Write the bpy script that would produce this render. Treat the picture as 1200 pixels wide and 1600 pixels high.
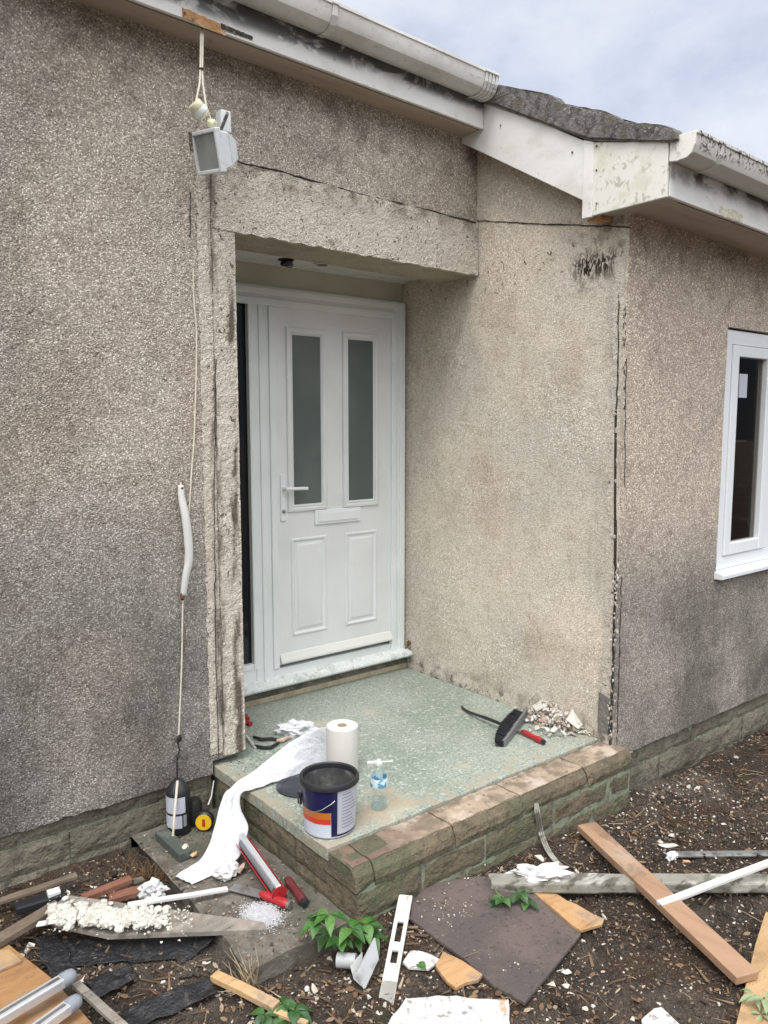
import bpy, bmesh, math, random
from mathutils import Vector, Matrix, noise as mn
R = math.radians
rnd = random.Random(7)
for o in list(bpy.data.objects): bpy.data.objects.remove(o)
sc = bpy.context.scene
COL = sc.collection

# ------------------------------------------------------------------ camera
FPX = 1233.0; PITCH = R(6.5); YAW = R(51.3)
CAM = Vector((0, 0, 1.85))
FW = Vector((math.cos(YAW)*math.cos(PITCH), math.sin(YAW)*math.cos(PITCH), -math.sin(PITCH)))
RT = Vector((math.sin(YAW), -math.cos(YAW), 0)); UP = RT.cross(FW)
cd = bpy.data.cameras.new('camera'); cam = bpy.data.objects.new('camera', cd); COL.objects.link(cam)
cd.sensor_fit = 'VERTICAL'; cd.sensor_height = 24; cd.lens = 24*FPX/1600; cd.clip_end = 500; cd.clip_start = .05
cam.matrix_world = Matrix(((RT.x, UP.x, -FW.x, CAM.x), (RT.y, UP.y, -FW.y, CAM.y), (RT.z, UP.z, -FW.z, CAM.z), (0, 0, 0, 1)))
sc.camera = cam
sc.render.resolution_x = 768; sc.render.resolution_y = 1024

# ------------------------------------------------------------------ light
SUN_EL = R(62); SUN_AZ = R(218)          # direction the light comes FROM, in the XY plane (maths angle)
sdir = Vector((math.cos(SUN_AZ)*math.cos(SUN_EL), math.sin(SUN_AZ)*math.cos(SUN_EL), math.sin(SUN_EL)))
sl = bpy.data.lights.new('sun', 'SUN'); sl.energy = 1.5; sl.angle = R(22); sl.color = (1, .98, .955)
sun = bpy.data.objects.new('sun', sl); COL.objects.link(sun)
sun.rotation_euler = sdir.to_track_quat('Z', 'Y').to_euler(); sun.location = (-4, -6, 9)
w = bpy.data.worlds.new('World'); sc.world = w; w.use_nodes = True
nt = w.node_tree; nt.nodes.clear()
def N(t, k, **kw):
    n = t.nodes.new(k)
    for a, b in kw.items(): setattr(n, a, b)
    return n
out = N(nt, 'ShaderNodeOutputWorld'); bg = N(nt, 'ShaderNodeBackground'); bg.inputs[1].default_value = .1
sky = N(nt, 'ShaderNodeTexSky', sky_type='NISHITA', sun_disc=False)
sky.sun_elevation = SUN_EL; sky.sun_rotation = R(90)-SUN_AZ
tc = N(nt, 'ShaderNodeTexCoord')
mp = N(nt, 'ShaderNodeMapping'); mp.inputs['Scale'].default_value = (1, 1, 1.7); mp.inputs['Location'].default_value = (.37, .12, .4)
nt.links.new(tc.outputs['Generated'], mp.inputs[0])
nz = N(nt, 'ShaderNodeTexNoise'); nz.inputs['Scale'].default_value = 4.6; nz.inputs['Detail'].default_value = 7; nz.inputs['Roughness'].default_value = .58
nz.inputs['Distortion'].default_value = .1
nt.links.new(mp.outputs[0], nz.inputs['Vector'])
cr = N(nt, 'ShaderNodeValToRGB'); nt.links.new(nz.outputs[0], cr.inputs[0])
e = cr.color_ramp.elements; e[0].position = .33; e[0].color = (4.1, 4.55, 5.7, 1); e[1].position = .70; e[1].color = (6.9, 7.2, 7.8, 1)
m = cr.color_ramp.elements.new(.5); m.color = (5.5, 5.95, 7.1, 1)
mix = N(nt, 'ShaderNodeMix', data_type='RGBA'); mix.inputs['Factor'].default_value = .93
nt.links.new(sky.outputs[0], mix.inputs['A']); nt.links.new(cr.outputs[0], mix.inputs['B'])
# the cloud deck is brighter where the sun stands behind it and overhead
dt = N(nt, 'ShaderNodeVectorMath', operation='DOT_PRODUCT'); dt.inputs[1].default_value = sdir
nt.links.new(tc.outputs['Generated'], dt.inputs[0])
mr = N(nt, 'ShaderNodeMapRange'); mr.inputs['From Min'].default_value = .0; mr.inputs['From Max'].default_value = 1
mr.inputs['To Min'].default_value = 1.0; mr.inputs['To Max'].default_value = 3.4
nt.links.new(dt.outputs['Value'], mr.inputs[0])
# low behind the viewer an unseen dark band is added to shape the light
d2 = N(nt, 'ShaderNodeVectorMath', operation='DOT_PRODUCT'); d2.inputs[1].default_value = (-.2, -.98, 0); nt.links.new(tc.outputs['Generated'], d2.inputs[0])
s3 = N(nt, 'ShaderNodeSeparateXYZ'); nt.links.new(tc.outputs['Generated'], s3.inputs[0])
def mrw(v, a, b, c, d):
    n = N(nt, 'ShaderNodeMapRange'); n.interpolation_type = 'SMOOTHSTEP'
    for i, x in enumerate((a, b, c, d)): n.inputs[i+1].default_value = x
    nt.links.new(v, n.inputs[0]); return n.outputs[0]
bh = N(nt, 'ShaderNodeMath', operation='MULTIPLY'); nt.links.new(mrw(d2.outputs['Value'], -.15, .3, 0, 1), bh.inputs[0]); nt.links.new(mrw(s3.outputs[2], .05, .5, 1, 0), bh.inputs[1])
fb = N(nt, 'ShaderNodeMath', operation='MULTIPLY'); nt.links.new(mrw(bh.outputs[0], 0, 1, 1, .2), fb.inputs[0]); nt.links.new(mr.outputs[0], fb.inputs[1])
sc_ = N(nt, 'ShaderNodeVectorMath', operation='SCALE')
wm = N(nt, 'ShaderNodeMix', data_type='RGBA'); wm.inputs['B'].default_value = (7.6, 7.5, 7.35, 1)
mw = N(nt, 'ShaderNodeMapRange'); mw.inputs['From Min'].default_value = .1; mw.inputs['From Max'].default_value = .85; mw.inputs['To Max'].default_value = .95
nt.links.new(dt.outputs['Value'], mw.inputs[0]); nt.links.new(mw.outputs[0], wm.inputs['Factor']); nt.links.new(mix.outputs['Result'], wm.inputs['A'])
nt.links.new(wm.outputs['Result'], sc_.inputs[0]); nt.links.new(fb.outputs[0], sc_.inputs['Scale'])
nt.links.new(sc_.outputs[0], bg.inputs[0]); nt.links.new(bg.outputs[0], out.inputs[0])
sc.view_settings.view_transform = 'Standard'; sc.view_settings.look = 'None'
sc.view_settings.exposure = 0.36; sc.view_settings.gamma = 1

# ------------------------------------------------------------------ materials
MATS = {}
def base_mat(name):
    m = bpy.data.materials.new(name); m.use_nodes = True; t = m.node_tree
    b = t.nodes['Principled BSDF']; MATS[name] = m
    return m, t, b
def coords(t, st=(1, 1, 1), rot=(0, 0, 0)):
    c = t.nodes.get('TC') or N(t, 'ShaderNodeTexCoord'); c.name = 'TC'
    mp = N(t, 'ShaderNodeMapping'); mp.inputs['Scale'].default_value = st; mp.inputs['Rotation'].default_value = rot
    t.links.new(c.outputs['Object'], mp.inputs[0]); return mp.outputs[0]
def maprange(t, v, a, b, c=0., d=1.):
    n = N(t, 'ShaderNodeMapRange'); n.interpolation_type = 'SMOOTHSTEP'
    if a > b: a, b, c, d = b, a, d, c
    n.inputs['From Min'].default_value = a; n.inputs['From Max'].default_value = b
    n.inputs['To Min'].default_value = c; n.inputs['To Max'].default_value = d
    t.links.new(v, n.inputs[0]); return n.outputs[0]
def math2(t, op, a, b):
    n = N(t, 'ShaderNodeMath', operation=op)
    for i, v in enumerate((a, b)):
        if isinstance(v, (int, float)): n.inputs[i].default_value = v
        else: t.links.new(v, n.inputs[i])
    return n.outputs[0]
def axis(t, k):
    c = t.nodes.get('TC') or N(t, 'ShaderNodeTexCoord'); c.name = 'TC'
    s = t.nodes.get('SX')
    if not s: s = N(t, 'ShaderNodeSeparateXYZ'); s.name = 'SX'; t.links.new(c.outputs['Object'], s.inputs[0])
    return s.outputs['xyz'.index(k)]
def mixc(t, fac, a, b):
    n = N(t, 'ShaderNodeMix', data_type='RGBA')
    for k, v in (('Factor', fac), ('A', a), ('B', b)):
        if isinstance(v, (int, float)): n.inputs[k].default_value = v
        elif isinstance(v, tuple): n.inputs[k].default_value = (*v, 1)
        else: t.links.new(v, n.inputs[k])
    return n.outputs['Result']
def layer(t, col, L):
    """L: s scale, c colour, lo, hi, st stretch, a amount, d detail, m = list of (axis, from, to) masks, v = voronoi"""
    if L.get('v'):
        n = N(t, 'ShaderNodeTexVoronoi'); o = n.outputs['Distance']
    else:
        n = N(t, 'ShaderNodeTexNoise'); n.inputs['Detail'].default_value = L.get('d', 4); o = n.outputs[0]
        n.inputs['Roughness'].default_value = L.get('r', .6); n.inputs['Distortion'].default_value = L.get('w', 0)
    n.inputs['Scale'].default_value = L['s']
    t.links.new(coords(t, L.get('st', (1, 1, 1)), L.get('rot', (0, 0, 0))), n.inputs['Vector'])
    f = maprange(t, o, L['lo'], L['hi'])
    for (k, a, b) in L.get('m', []): f = math2(t, 'MULTIPLY', f, maprange(t, axis(t, k), a, b))
    f = math2(t, 'MULTIPLY', f, L.get('a', 1.))
    if L.get('mul'):
        n = N(t, 'ShaderNodeVectorMath', operation='MULTIPLY'); t.links.new(col, n.inputs[0]); t.links.new(mixc(t, f, (1, 1, 1), L['c']), n.inputs[1]); return n.outputs[0]
    return mixc(t, f, col, L['c'])
def bump(t, b, L):
    prev = None
    for (s, st, dist, kind) in L:
        if kind == 'v': n = N(t, 'ShaderNodeTexVoronoi'); o = n.outputs['Distance']
        else: n = N(t, 'ShaderNodeTexNoise'); n.inputs['Detail'].default_value = 5; n.inputs['Roughness'].default_value = .65; o = n.outputs[0]
        n.inputs['Scale'].default_value = s
        t.links.new(coords(t, st), n.inputs['Vector'])
        if kind == 'v': o = math2(t, 'SUBTRACT', 1., o)
        bn = N(t, 'ShaderNodeBump'); bn.inputs['Distance'].default_value = dist; bn.inputs['Strength'].default_value = 1
        t.links.new(o, bn.inputs['Height'])
        if prev: t.links.new(prev, bn.inputs['Normal'])
        prev = bn.outputs[0]
    if prev: t.links.new(prev, b.inputs['Normal'])
def mat(name, c, rough=.6, layers=(), bumps=(), metal=0., spec=.5, **kw):
    m, t, b = base_mat(name)
    col = c
    for L in layers: col = layer(t, col if not isinstance(col, tuple) else mixc(t, 0., c, c), L)
    if isinstance(col, tuple): b.inputs['Base Color'].default_value = (*col, 1)
    else: t.links.new(col, b.inputs['Base Color'])
    b.inputs['Roughness'].default_value = rough; b.inputs['Metallic'].default_value = metal
    b.inputs['Specular IOR Level'].default_value = spec
    for k, v in kw.items(): b.inputs[k].default_value = v
    bump(t, b, bumps)
    return m
def stones(name, tones, mortar, cell, layers=(), relief=.004, contrast=1., fine=0.):
    """pebble-dashed render: stones of mixed tone set in mortar"""
    m, t, b = base_mat(name)
    v = N(t, 'ShaderNodeTexVoronoi'); v.inputs['Scale'].default_value = 1/cell; v.inputs['Randomness'].default_value = 1
    c0 = coords(t)
    dn = N(t, 'ShaderNodeTexNoise'); dn.inputs['Scale'].default_value = .6/cell; t.links.new(c0, dn.inputs['Vector'])
    mx = N(t, 'ShaderNodeVectorMath', operation='MULTIPLY_ADD'); t.links.new(dn.outputs['Color'], mx.inputs[0])
    mx.inputs[1].default_value = (cell*.9,)*3; t.links.new(c0, mx.inputs[2])
    t.links.new(mx.outputs[0], v.inputs['Vector'])
    sp = N(t, 'ShaderNodeSeparateColor'); t.links.new(v.outputs['Color'], sp.inputs[0])
    r = N(t, 'ShaderNodeValToRGB'); r.color_ramp.interpolation = 'LINEAR'; t.links.new(sp.outputs[0], r.inputs[0])
    es = r.color_ramp.elements
    while len(es) < len(tones): es.new(.5)
    for i, (p, cc) in enumerate(tones): es[i].position = p; es[i].color = (*cc, 1)
    edge = maprange(t, v.outputs['Distance'], .75, .3)
    col = mixc(t, edge, mortar, r.outputs[0])
    for L in layers: col = layer(t, col, L)
    t.links.new(col, b.inputs['Base Color']); b.inputs['Roughness'].default_value = .9; b.inputs['Specular IOR Level'].default_value = .25
    h = math2(t, 'SUBTRACT', 1., v.outputs['Distance'])
    h = math2(t, 'MULTIPLY', h, maprange(t, sp.outputs[1], 0, 1, .35, 1))
    bn = N(t, 'ShaderNodeBump'); bn.inputs['Distance'].default_value = relief; t.links.new(h, bn.inputs['Height'])
    n2 = N(t, 'ShaderNodeTexNoise'); n2.inputs['Scale'].default_value = 9; n2.inputs['Detail'].default_value = 6; t.links.new(c0, n2.inputs['Vector'])
    b2 = N(t, 'ShaderNodeBump'); b2.inputs['Distance'].default_value = .008; t.links.new(n2.outputs[0], b2.inputs['Height']); t.links.new(bn.outputs[0], b2.inputs['Normal'])
    t.links.new(b2.outputs[0], b.inputs['Normal'])
    return m

T_GREY = [(0, (.13, .12, .11)), (.18, (.25, .23, .212)), (.5, (.39, .362, .33)), (.8, (.53, .498, .46)), (1, (.76, .73, .69))]
stones('dash_left', T_GREY, (.27, .245, .215), .0062, [
    dict(mul=1, s=1.3, c=(.84, .80, .77), lo=.42, hi=.70, a=1.),
    dict(mul=1, s=2.2, c=(.66, .65, .64), lo=.50, hi=.78, a=.7, st=(1, 1, .5)),
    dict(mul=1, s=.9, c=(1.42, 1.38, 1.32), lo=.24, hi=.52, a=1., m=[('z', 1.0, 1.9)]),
    dict(mul=1, s=6, c=(.42, .40, .38), lo=.44, hi=.72, a=.7, m=[('z', 2.85, 3.3)]),  # stain blotches that also paint in the shade under the eaves
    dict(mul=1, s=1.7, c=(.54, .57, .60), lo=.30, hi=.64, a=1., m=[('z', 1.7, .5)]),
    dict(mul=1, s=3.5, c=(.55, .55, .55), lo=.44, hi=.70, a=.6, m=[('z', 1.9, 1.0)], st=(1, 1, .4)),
    dict(mul=1, s=1.1, c=(.48, .49, .50), lo=.36, hi=.60, a=.85, m=[('x', 1.05, .4)]),
    dict(mul=1, s=14, c=(.78, .76, .74), lo=.5, hi=.66, a=.8),
    dict(s=30, c=(.03, .025, .02), lo=.67, hi=.72, a=.6)], .0048)
stones('dash_bay', [(0, (.13, .117, .104)), (.2, (.24, .218, .195)), (.5, (.38, .345, .305)), (.8, (.52, .48, .43)), (1, (.74, .70, .645))], (.29, .26, .228), .0064, [
    dict(mul=1, s=1.3, c=(.62, .62, .62), lo=.32, hi=.62, a=.9, m=[('z', 1.6, .7)]),
    dict(mul=1, s=1.1, c=(1.52, 1.44, 1.34), lo=.22, hi=.50, a=1., m=[('z', .9, 1.5)]),
    dict(mul=1, s=6, c=(.45, .42, .40), lo=.42, hi=.72, a=.7, m=[('z', 2.3, 2.75)]),  # stain blotches doubling as painted shade below this room's eaves
    dict(mul=1, s=2.4, c=(.42, .42, .42), lo=.45, hi=.68, a=.8, m=[('z', 1.2, .5)], st=(1, 1, .6)),
    dict(mul=1, s=14, c=(.80, .78, .76), lo=.5, hi=.66, a=.8),
    dict(s=22, c=(.15, .17, .12), lo=.5, hi=.7, a=.4, m=[('z', .4, .25)])], .0048)
stones('dash_side', [(0, (.34, .30, .25)), (.2, (.54, .49, .415)), (.6, (.68, .625, .54)), (1, (.88, .83, .75))], (.52, .475, .405), .0072, [
    dict(mul=1, s=1.5, c=(1.14, 1.12, 1.08), lo=.4, hi=.65, a=1.),
    dict(mul=1, s=2.5, c=(.78, .74, .70), lo=.5, hi=.75, a=.8), dict(mul=1, s=12, c=(.84, .82, .79), lo=.5, hi=.66, a=.8),
    dict(s=70, c=(.06, .045, .035), lo=.68, hi=.74, a=.7),
    dict(s=30, c=(.05, .035, .028), lo=.61, hi=.65, a=.85, m=[('z', 2.50, 2.58), ('z', 2.80, 2.68)], w=.8),
    dict(s=40, c=(.012, .008, .008), lo=.47, hi=.53, a=.97, m=[('z', 2.49, 2.56), ('z', 2.68, 2.60), ('y', 2.52, 2.44), ('y', 2.18, 2.23)], st=(1, 1, .40), w=1.6),
    dict(s=22, c=(.14, .11, .10), lo=.48, hi=.66, a=.6, m=[('z', 2.40, 2.5), ('y', 2.6, 2.42)]),
    dict(s=9, c=(.30, .27, .23), lo=.4, hi=.7, a=.55, m=[('y', 2.42, 2.24)], st=(1, 1, .3)),
    dict(s=11, c=(.16, .14, .105), lo=.42, hi=.66, a=.6, m=[('z', .50, .32)]),
    dict(s=18, c=(.11, .09, .07), lo=.52, hi=.66, a=.8, m=[('z', .42, .34)])], .003)
stones('scar', [(0, (.20, .175, .145)), (.22, (.46, .415, .35)), (.6, (.63, .58, .505)), (1, (.82, .78, .71))], (.50, .455, .385), .0062, [
    dict(s=5, c=(.55, .51, .44), lo=.45, hi=.65, a=.5),
    dict(s=13, c=(.12, .095, .075), lo=.62, hi=.72, a=.6, w=1),
    dict(s=9, c=(.15, .115, .09), lo=.42, hi=.62, a=.75, m=[('z', 2.80, 2.93)]),
    dict(s=45, c=(.03, .022, .018), lo=.655, hi=.69, a=.85),
    dict(s=28, c=(.04, .03, .024), lo=.645, hi=.68, a=.8),
    dict(s=12, c=(.10, .08, .065), lo=.42, hi=.58, a=.85, m=[('x', 1.545, 1.572), ('x', 1.612, 1.585)], st=(1, 1, .25)),
    dict(s=10, c=(.09, .065, .05), lo=.44, hi=.56, a=.9, m=[('x', 1.625, 1.650), ('x', 1.685, 1.668), ('z', 2.5, 2.35)], st=(1, 1, .3)),
    ], .0042)
mat('cream_render', (.42, .37, .28), .85, [dict(s=8, c=(.25, .20, .13), lo=.45, hi=.7, a=.6), dict(s=60, c=(.2, .16, .1), lo=.5, hi=.7, a=.5)], [(60, (1, 1, 1), .004, 'n')])
STN = lambda n, a, b, moss: mat(n, a, .92, [dict(s=7, c=b, lo=.4, hi=.65), dict(s=28, c=(.05, .043, .033), lo=.5, hi=.72, a=.75),
    dict(s=5, c=moss, lo=.45, hi=.66, a=.75), dict(s=90, c=(.32, .29, .24), lo=.62, hi=.72, a=.55), dict(s=3, c=(.07, .055, .04), lo=.5, hi=.7, a=.6)],
    [(14, (1, 1, 1), .03, 'n'), (70, (1, 1, 1), .008, 'n')])
STN('stone_step', (.16, .13, .085), (.12, .10, .066), (.095, .108, .06))
STN('stone_plinth', (.185, .165, .128), (.15, .135, .105), (.13, .125, .095))
mat('stone_top', (.36, .285, .21), .9, [dict(s=9, c=(.20, .155, .115), lo=.42, hi=.62), dict(s=14, c=(.10, .075, .055), lo=.40, hi=.6, a=.8, m=[('y', -.60, -.555)]), dict(s=34, c=(.10, .065, .045), lo=.6, hi=.68, a=.8), dict(s=6, c=(.52, .44, .36), lo=.52, hi=.62, a=.7),
    dict(s=5, c=(.12, .075, .055), lo=.42, hi=.58, a=.8, m=[('x', -.25, -.6)])], [(20, (1, 1, 1), .012, 'n')])
mat('mortar', (.155, .165, .12), .95, [dict(s=12, c=(.22, .26, .18), lo=.4, hi=.6), dict(s=30, c=(.08, .08, .06), lo=.52, hi=.7)], [(50, (1, 1, 1), .006, 'n')])
mat('green_slab', (.225, .265, .222), .72, [dict(s=2.2, c=(.33, .36, .32), lo=.4, hi=.66, a=.8), dict(s=5, c=(.25, .295, .25), lo=.46, hi=.68, a=.6),
    dict(s=55, c=(.52, .55, .50), lo=.52, hi=.66, a=.75), dict(s=1.2, c=(.34, .37, .33), lo=.42, hi=.6, a=.35), dict(s=90, c=(.08, .125, .09), lo=.52, hi=.62, a=.75), dict(s=40, c=(.20, .27, .20), lo=.56, hi=.7, a=.6),
    dict(s=3.5, c=(.42, .37, .28), lo=.56, hi=.72, a=.6), dict(s=22, c=(.50, .52, .48), lo=.56, hi=.70, a=.4, st=(1, 2.6, 1), w=1),
    dict(s=9, c=(.38, .29, .20), lo=.38, hi=.6, a=.8, m=[('x', -.62, -.52), ('x', -.22, -.34), ('y', -.52, -.44), ('y', -.22, -.32)]),
    dict(s=18, c=(.33, .29, .22), lo=.42, hi=.6, a=.7, m=[('y', -.38, -.50)]), dict(s=11, c=(.32, .28, .21), lo=.4, hi=.6, a=.85, m=[('x', -.64, -.74)])],
    [(45, (1, 1, 1), .004, 'n'), (6, (1, 1, 1), .006, 'n')])
mat('concrete', (.155, .14, .118), .92, [dict(s=6, c=(.09, .078, .062), lo=.42, hi=.62), dict(s=40, c=(.24, .225, .20), lo=.56, hi=.68, a=.7), dict(s=25, c=(.07, .06, .05), lo=.55, hi=.7, a=.7), dict(s=3, c=(.10, .11, .08), lo=.5, hi=.65, a=.6)],
    [(30, (1, 1, 1), .008, 'n'), (110, (1, 1, 1), .003, 'n')])
mat('soil', (.060, .042, .030), .95, [
    dict(s=2.2, c=(.15, .115, .088), lo=.48, hi=.58, a=.85), dict(s=4, c=(.10, .048, .024), lo=.50, hi=.60, a=.85),
    dict(s=1.3, c=(.27, .235, .20), lo=.52, hi=.66, a=.8), dict(s=1.9, c=(.065, .034, .022), lo=.50, hi=.64, a=.85, w=.6), dict(s=16, c=(.035, .023, .017), lo=.52, hi=.68, a=.75),
    dict(s=110, c=(.30, .26, .215), lo=.58, hi=.67, a=.75), dict(s=60, c=(.19, .155, .12), lo=.56, hi=.67, a=.75), dict(s=85, c=(.24, .12, .065), lo=.60, hi=.68, a=.7),
    dict(s=150, c=(.025, .017, .013), lo=.54, hi=.66, a=.75), dict(s=4, c=(.07, .085, .035), lo=.58, hi=.68, a=.6)],
    [(30, (1, 1, 1), .03, 'n'), (120, (1, 1, 1), .012, 'n')])
DIRT = dict(s=6, c=(.42, .40, .35), lo=.5, hi=.75, a=.5)
mat('upvc', (.74, .775, .80), .28, [dict(s=3, c=(.74, .77, .77), lo=.4, hi=.7, a=.6)], [(7, (1, 1, 1), .0015, 'n')])
mat('door_skin', (.71, .735, .745), .38, [dict(s=4, c=(.63, .655, .655), lo=.4, hi=.7, a=.6)], [(40, (6, 1, .25), .0015, 'n')])
mat('door_frame_paint', (.73, .775, .785), .3, [dict(s=3, c=(.62, .67, .665), lo=.4, hi=.7, a=.6)], [(7, (1, 1, 1), .0015, 'n')])
mat('sill_dusty', (.66, .71, .70), .4, [dict(s=16, c=(.45, .48, .46), lo=.50, hi=.62, a=.75, w=.7), dict(s=60, c=(.88, .9, .9), lo=.56, hi=.66, a=.8)], [(30, (1, 1, 1), .002, 'n')])
mat('cream_trim', (.68, .69, .67), .4)
mat('header_panel', (.56, .55, .45), .45, [dict(s=3, c=(.48, .47, .38), lo=.4, hi=.7, a=.6)])
mat('ceiling_panel', (.72, .73, .72), .4, [dict(s=3, c=(.6, .61, .6), lo=.4, hi=.7, a=.5)])
mat('fascia_paint', (.76, .76, .74), .35, [dict(s=4, c=(.58, .575, .53), lo=.48, hi=.7, a=.6, st=(1, 1, 2)), dict(s=40, c=(.30, .28, .22), lo=.66, hi=.72, a=.6)], [(8, (1, 1, 1), .003, 'n')])
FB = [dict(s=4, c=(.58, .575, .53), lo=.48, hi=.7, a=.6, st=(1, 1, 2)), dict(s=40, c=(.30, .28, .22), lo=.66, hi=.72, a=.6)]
mat('fascia_left', (.76, .76, .74), .35, FB+[dict(s=9, c=(.025, .024, .022), lo=.40, hi=.52, a=.95, m=[('z', 3.405, 3.455)], w=.6, st=(.6, 1, 1)), dict(s=5, c=(.12, .12, .11), lo=.40, hi=.6, a=.5, m=[('z', 3.40, 3.46)])], [(8, (1, 1, 1), .003, 'n')])  # grime at the top, strengthened to paint in the gutter's shadow
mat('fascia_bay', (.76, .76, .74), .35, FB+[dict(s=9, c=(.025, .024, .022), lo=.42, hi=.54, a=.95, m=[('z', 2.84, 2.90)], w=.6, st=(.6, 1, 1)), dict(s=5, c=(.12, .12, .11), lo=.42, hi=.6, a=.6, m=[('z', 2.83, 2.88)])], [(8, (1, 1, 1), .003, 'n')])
mat('box_end_paint', (.72, .71, .66), .4, [dict(s=30, c=(.36, .35, .26), lo=.54, hi=.66, a=.75, w=.8), dict(s=9, c=(.60, .60, .48), lo=.5, hi=.65, a=.7)])
mat('gutter_plastic', (.72, .72, .69), .35, [dict(s=14, c=(.28, .27, .24), lo=.60, hi=.70, a=.6, st=(1, 1, 3)), dict(s=50, c=(.5, .49, .46), lo=.55, hi=.7, a=.5), dict(s=4, c=(.52, .51, .47), lo=.45, hi=.65, a=.6)])
mat('gutter_grimy', (.62, .61, .57), .5, [dict(s=38, c=(.035, .033, .03), lo=.50, hi=.57, a=.9, w=1.5, m=[('z', 2.94, 2.955)]), dict(s=9, c=(.62, .6, .55), lo=.5, hi=.65, a=.6)])
mat('soffit_board', (.46, .39, .31), .7, [dict(s=3, c=(.36, .305, .24), lo=.4, hi=.65, a=.7, st=(.5, 6, 1)), dict(s=20, c=(.27, .22, .17), lo=.6, hi=.7, a=.6)])
mat('grime', (.03, .028, .025), .9, [dict(s=40, c=(.10, .095, .085), lo=.55, hi=.66)], [(60, (1, 1, 1), .01, 'n')])
mat('roof_tile', (.15, .145, .14), .92, [dict(s=30, c=(.055, .05, .05), lo=.45, hi=.62, a=.9), dict(s=60, c=(.33, .32, .30), lo=.56, hi=.66, a=.7), dict(s=12, c=(.10, .085, .06), lo=.5, hi=.62, a=.7)],
    [(40, (1, 1, 1), .012, 'n')])
mat('roof_mortar', (.30, .28, .25), .95, [dict(s=25, c=(.14, .13, .12), lo=.5, hi=.62)], [(50, (1, 1, 1), .01, 'n')])
mat('rotten', (.50, .27, .12), .85, [dict(s=26, c=(.66, .48, .30), lo=.45, hi=.6, a=.8, st=(.5, 1, 1)), dict(s=40, c=(.10, .055, .03), lo=.58, hi=.66, a=.85)], [(40, (.4, 1, 1), .01, 'n')])
mat('rotten_dark', (.06, .05, .04), .9, [dict(s=50, c=(.3, .27, .22), lo=.55, hi=.65)], [(40, (1, 1, 1), .01, 'n')])
mat('yellow_stain', (.60, .54, .38), .6, [dict(s=60, c=(.72, .70, .62), lo=.45, hi=.6)])
mat('plaster', (.54, .535, .50), .9, [dict(s=18, c=(.48, .44, .38), lo=.5, hi=.66, a=.8), dict(s=70, c=(.22, .18, .14), lo=.63, hi=.7, a=.7)], [(50, (1, 1, 1), .006, 'n')])
mat('plasterboard', (.50, .505, .505), .85, [dict(s=38, c=(.20, .18, .16), lo=.58, hi=.64, a=.8), dict(s=6, c=(.46, .46, .44), lo=.45, hi=.65, a=.7), dict(s=8, c=(.42, .26, .14), lo=.66, hi=.7, a=.8)], [(50, (1, 1, 1), .003, 'n')])
mat('paper', (.60, .615, .65), .85, [dict(s=5, c=(.54, .555, .59), lo=.4, hi=.7)], [(9, (1, 1, 1), .02, 'n'), (300, (1, 1, 1), .0008, 'v')])
mat('paper_roll', (.66, .645, .61), .85, [], [(300, (1, 1, 1), .0008, 'v'), (1, (.1, .1, 60), .001, 'n')])
mat('cardboard', (.42, .34, .24), .85)
def wood(n, a, b, st, dark=(.15, .09, .05), rough=.65):
    mat(n, a, rough, [dict(s=9, c=b, lo=.4, hi=.62, st=st, d=6, w=.6), dict(s=30, c=dark, lo=.62, hi=.72, st=st, a=.6), dict(s=6, c=dark, lo=.66, hi=.74, a=.5), dict(s=100, c=dark, lo=.62, hi=.68, a=.6), dict(s=5, c=(.40, .34, .28), lo=.52, hi=.70, a=.45), dict(s=9, c=(.12, .09, .065), lo=.56, hi=.70, a=.45)], [(26, st, .003, 'n')])
wood('wood_plank', (.34, .21, .13), (.26, .155, .095), (1, .12, 1))
wood('wood_ply', (.43, .285, .15), (.35, .215, .10), (.2, 1, 1))
wood('wood_orange', (.36, .20, .085), (.27, .14, .06), (.2, 1, 1))
wood('wood_chip', (.48, .29, .14), (.36, .205, .095), (.15, 1, 1))
wood('wood_new', (.53, .36, .19), (.43, .27, .13), (.15, 1, 1))
wood('wood_red', (.17, .065, .04), (.26, .13, .09), (.15, 1, 1), (.05, .03, .02))
wood('wood_grey', (.26, .235, .205), (.17, .155, .135), (.15, 1.6, 1), (.04, .035, .03), .85)
wood('wood_brown', (.17, .13, .095), (.10, .075, .055), (.3, 1, 1), (.03, .02, .015), .85)
mat('batten_old', (.24, .23, .20), .8, [dict(s=10, c=(.40, .39, .36), lo=.48, hi=.62, st=(.3, 1, 1)), dict(s=22, c=(.07, .06, .045), lo=.50, hi=.62, st=(.3, 1, 1), a=.85), dict(s=8, c=(.15, .16, .11), lo=.52, hi=.66, a=.6)], [(30, (.3, 1, 1), .004, 'n')])
mat('mat_rubber', (.085, .068, .064), .88, [dict(s=5, c=(.13, .10, .09), lo=.42, hi=.64, a=.8), dict(s=90, c=(.22, .18, .15), lo=.62, hi=.70, a=.7), dict(s=60, c=(.03, .025, .022), lo=.55, hi=.68, a=.6)], [(160, (1, 1, 1), .004, 'n'), (8, (1, 1, 1), .01, 'n')])
mat('slate', (.17, .165, .155), .8, [dict(s=9, c=(.12, .115, .105), lo=.45, hi=.65, st=(1, 1, .3))], [(30, (1, 1, .3), .006, 'n')])
mat('dark_plastic', (.018, .019, .023), .4, [dict(s=20, c=(.05, .05, .052), lo=.55, hi=.7, a=.6)])
mat('tub_inside', (.065, .065, .065), .6, [dict(s=14, c=(.16, .16, .155), lo=.45, hi=.65), dict(s=5, c=(.02, .02, .022), lo=.5, hi=.6, a=.6)])
mat('tub_rim', (.022, .023, .026), .45)
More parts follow.
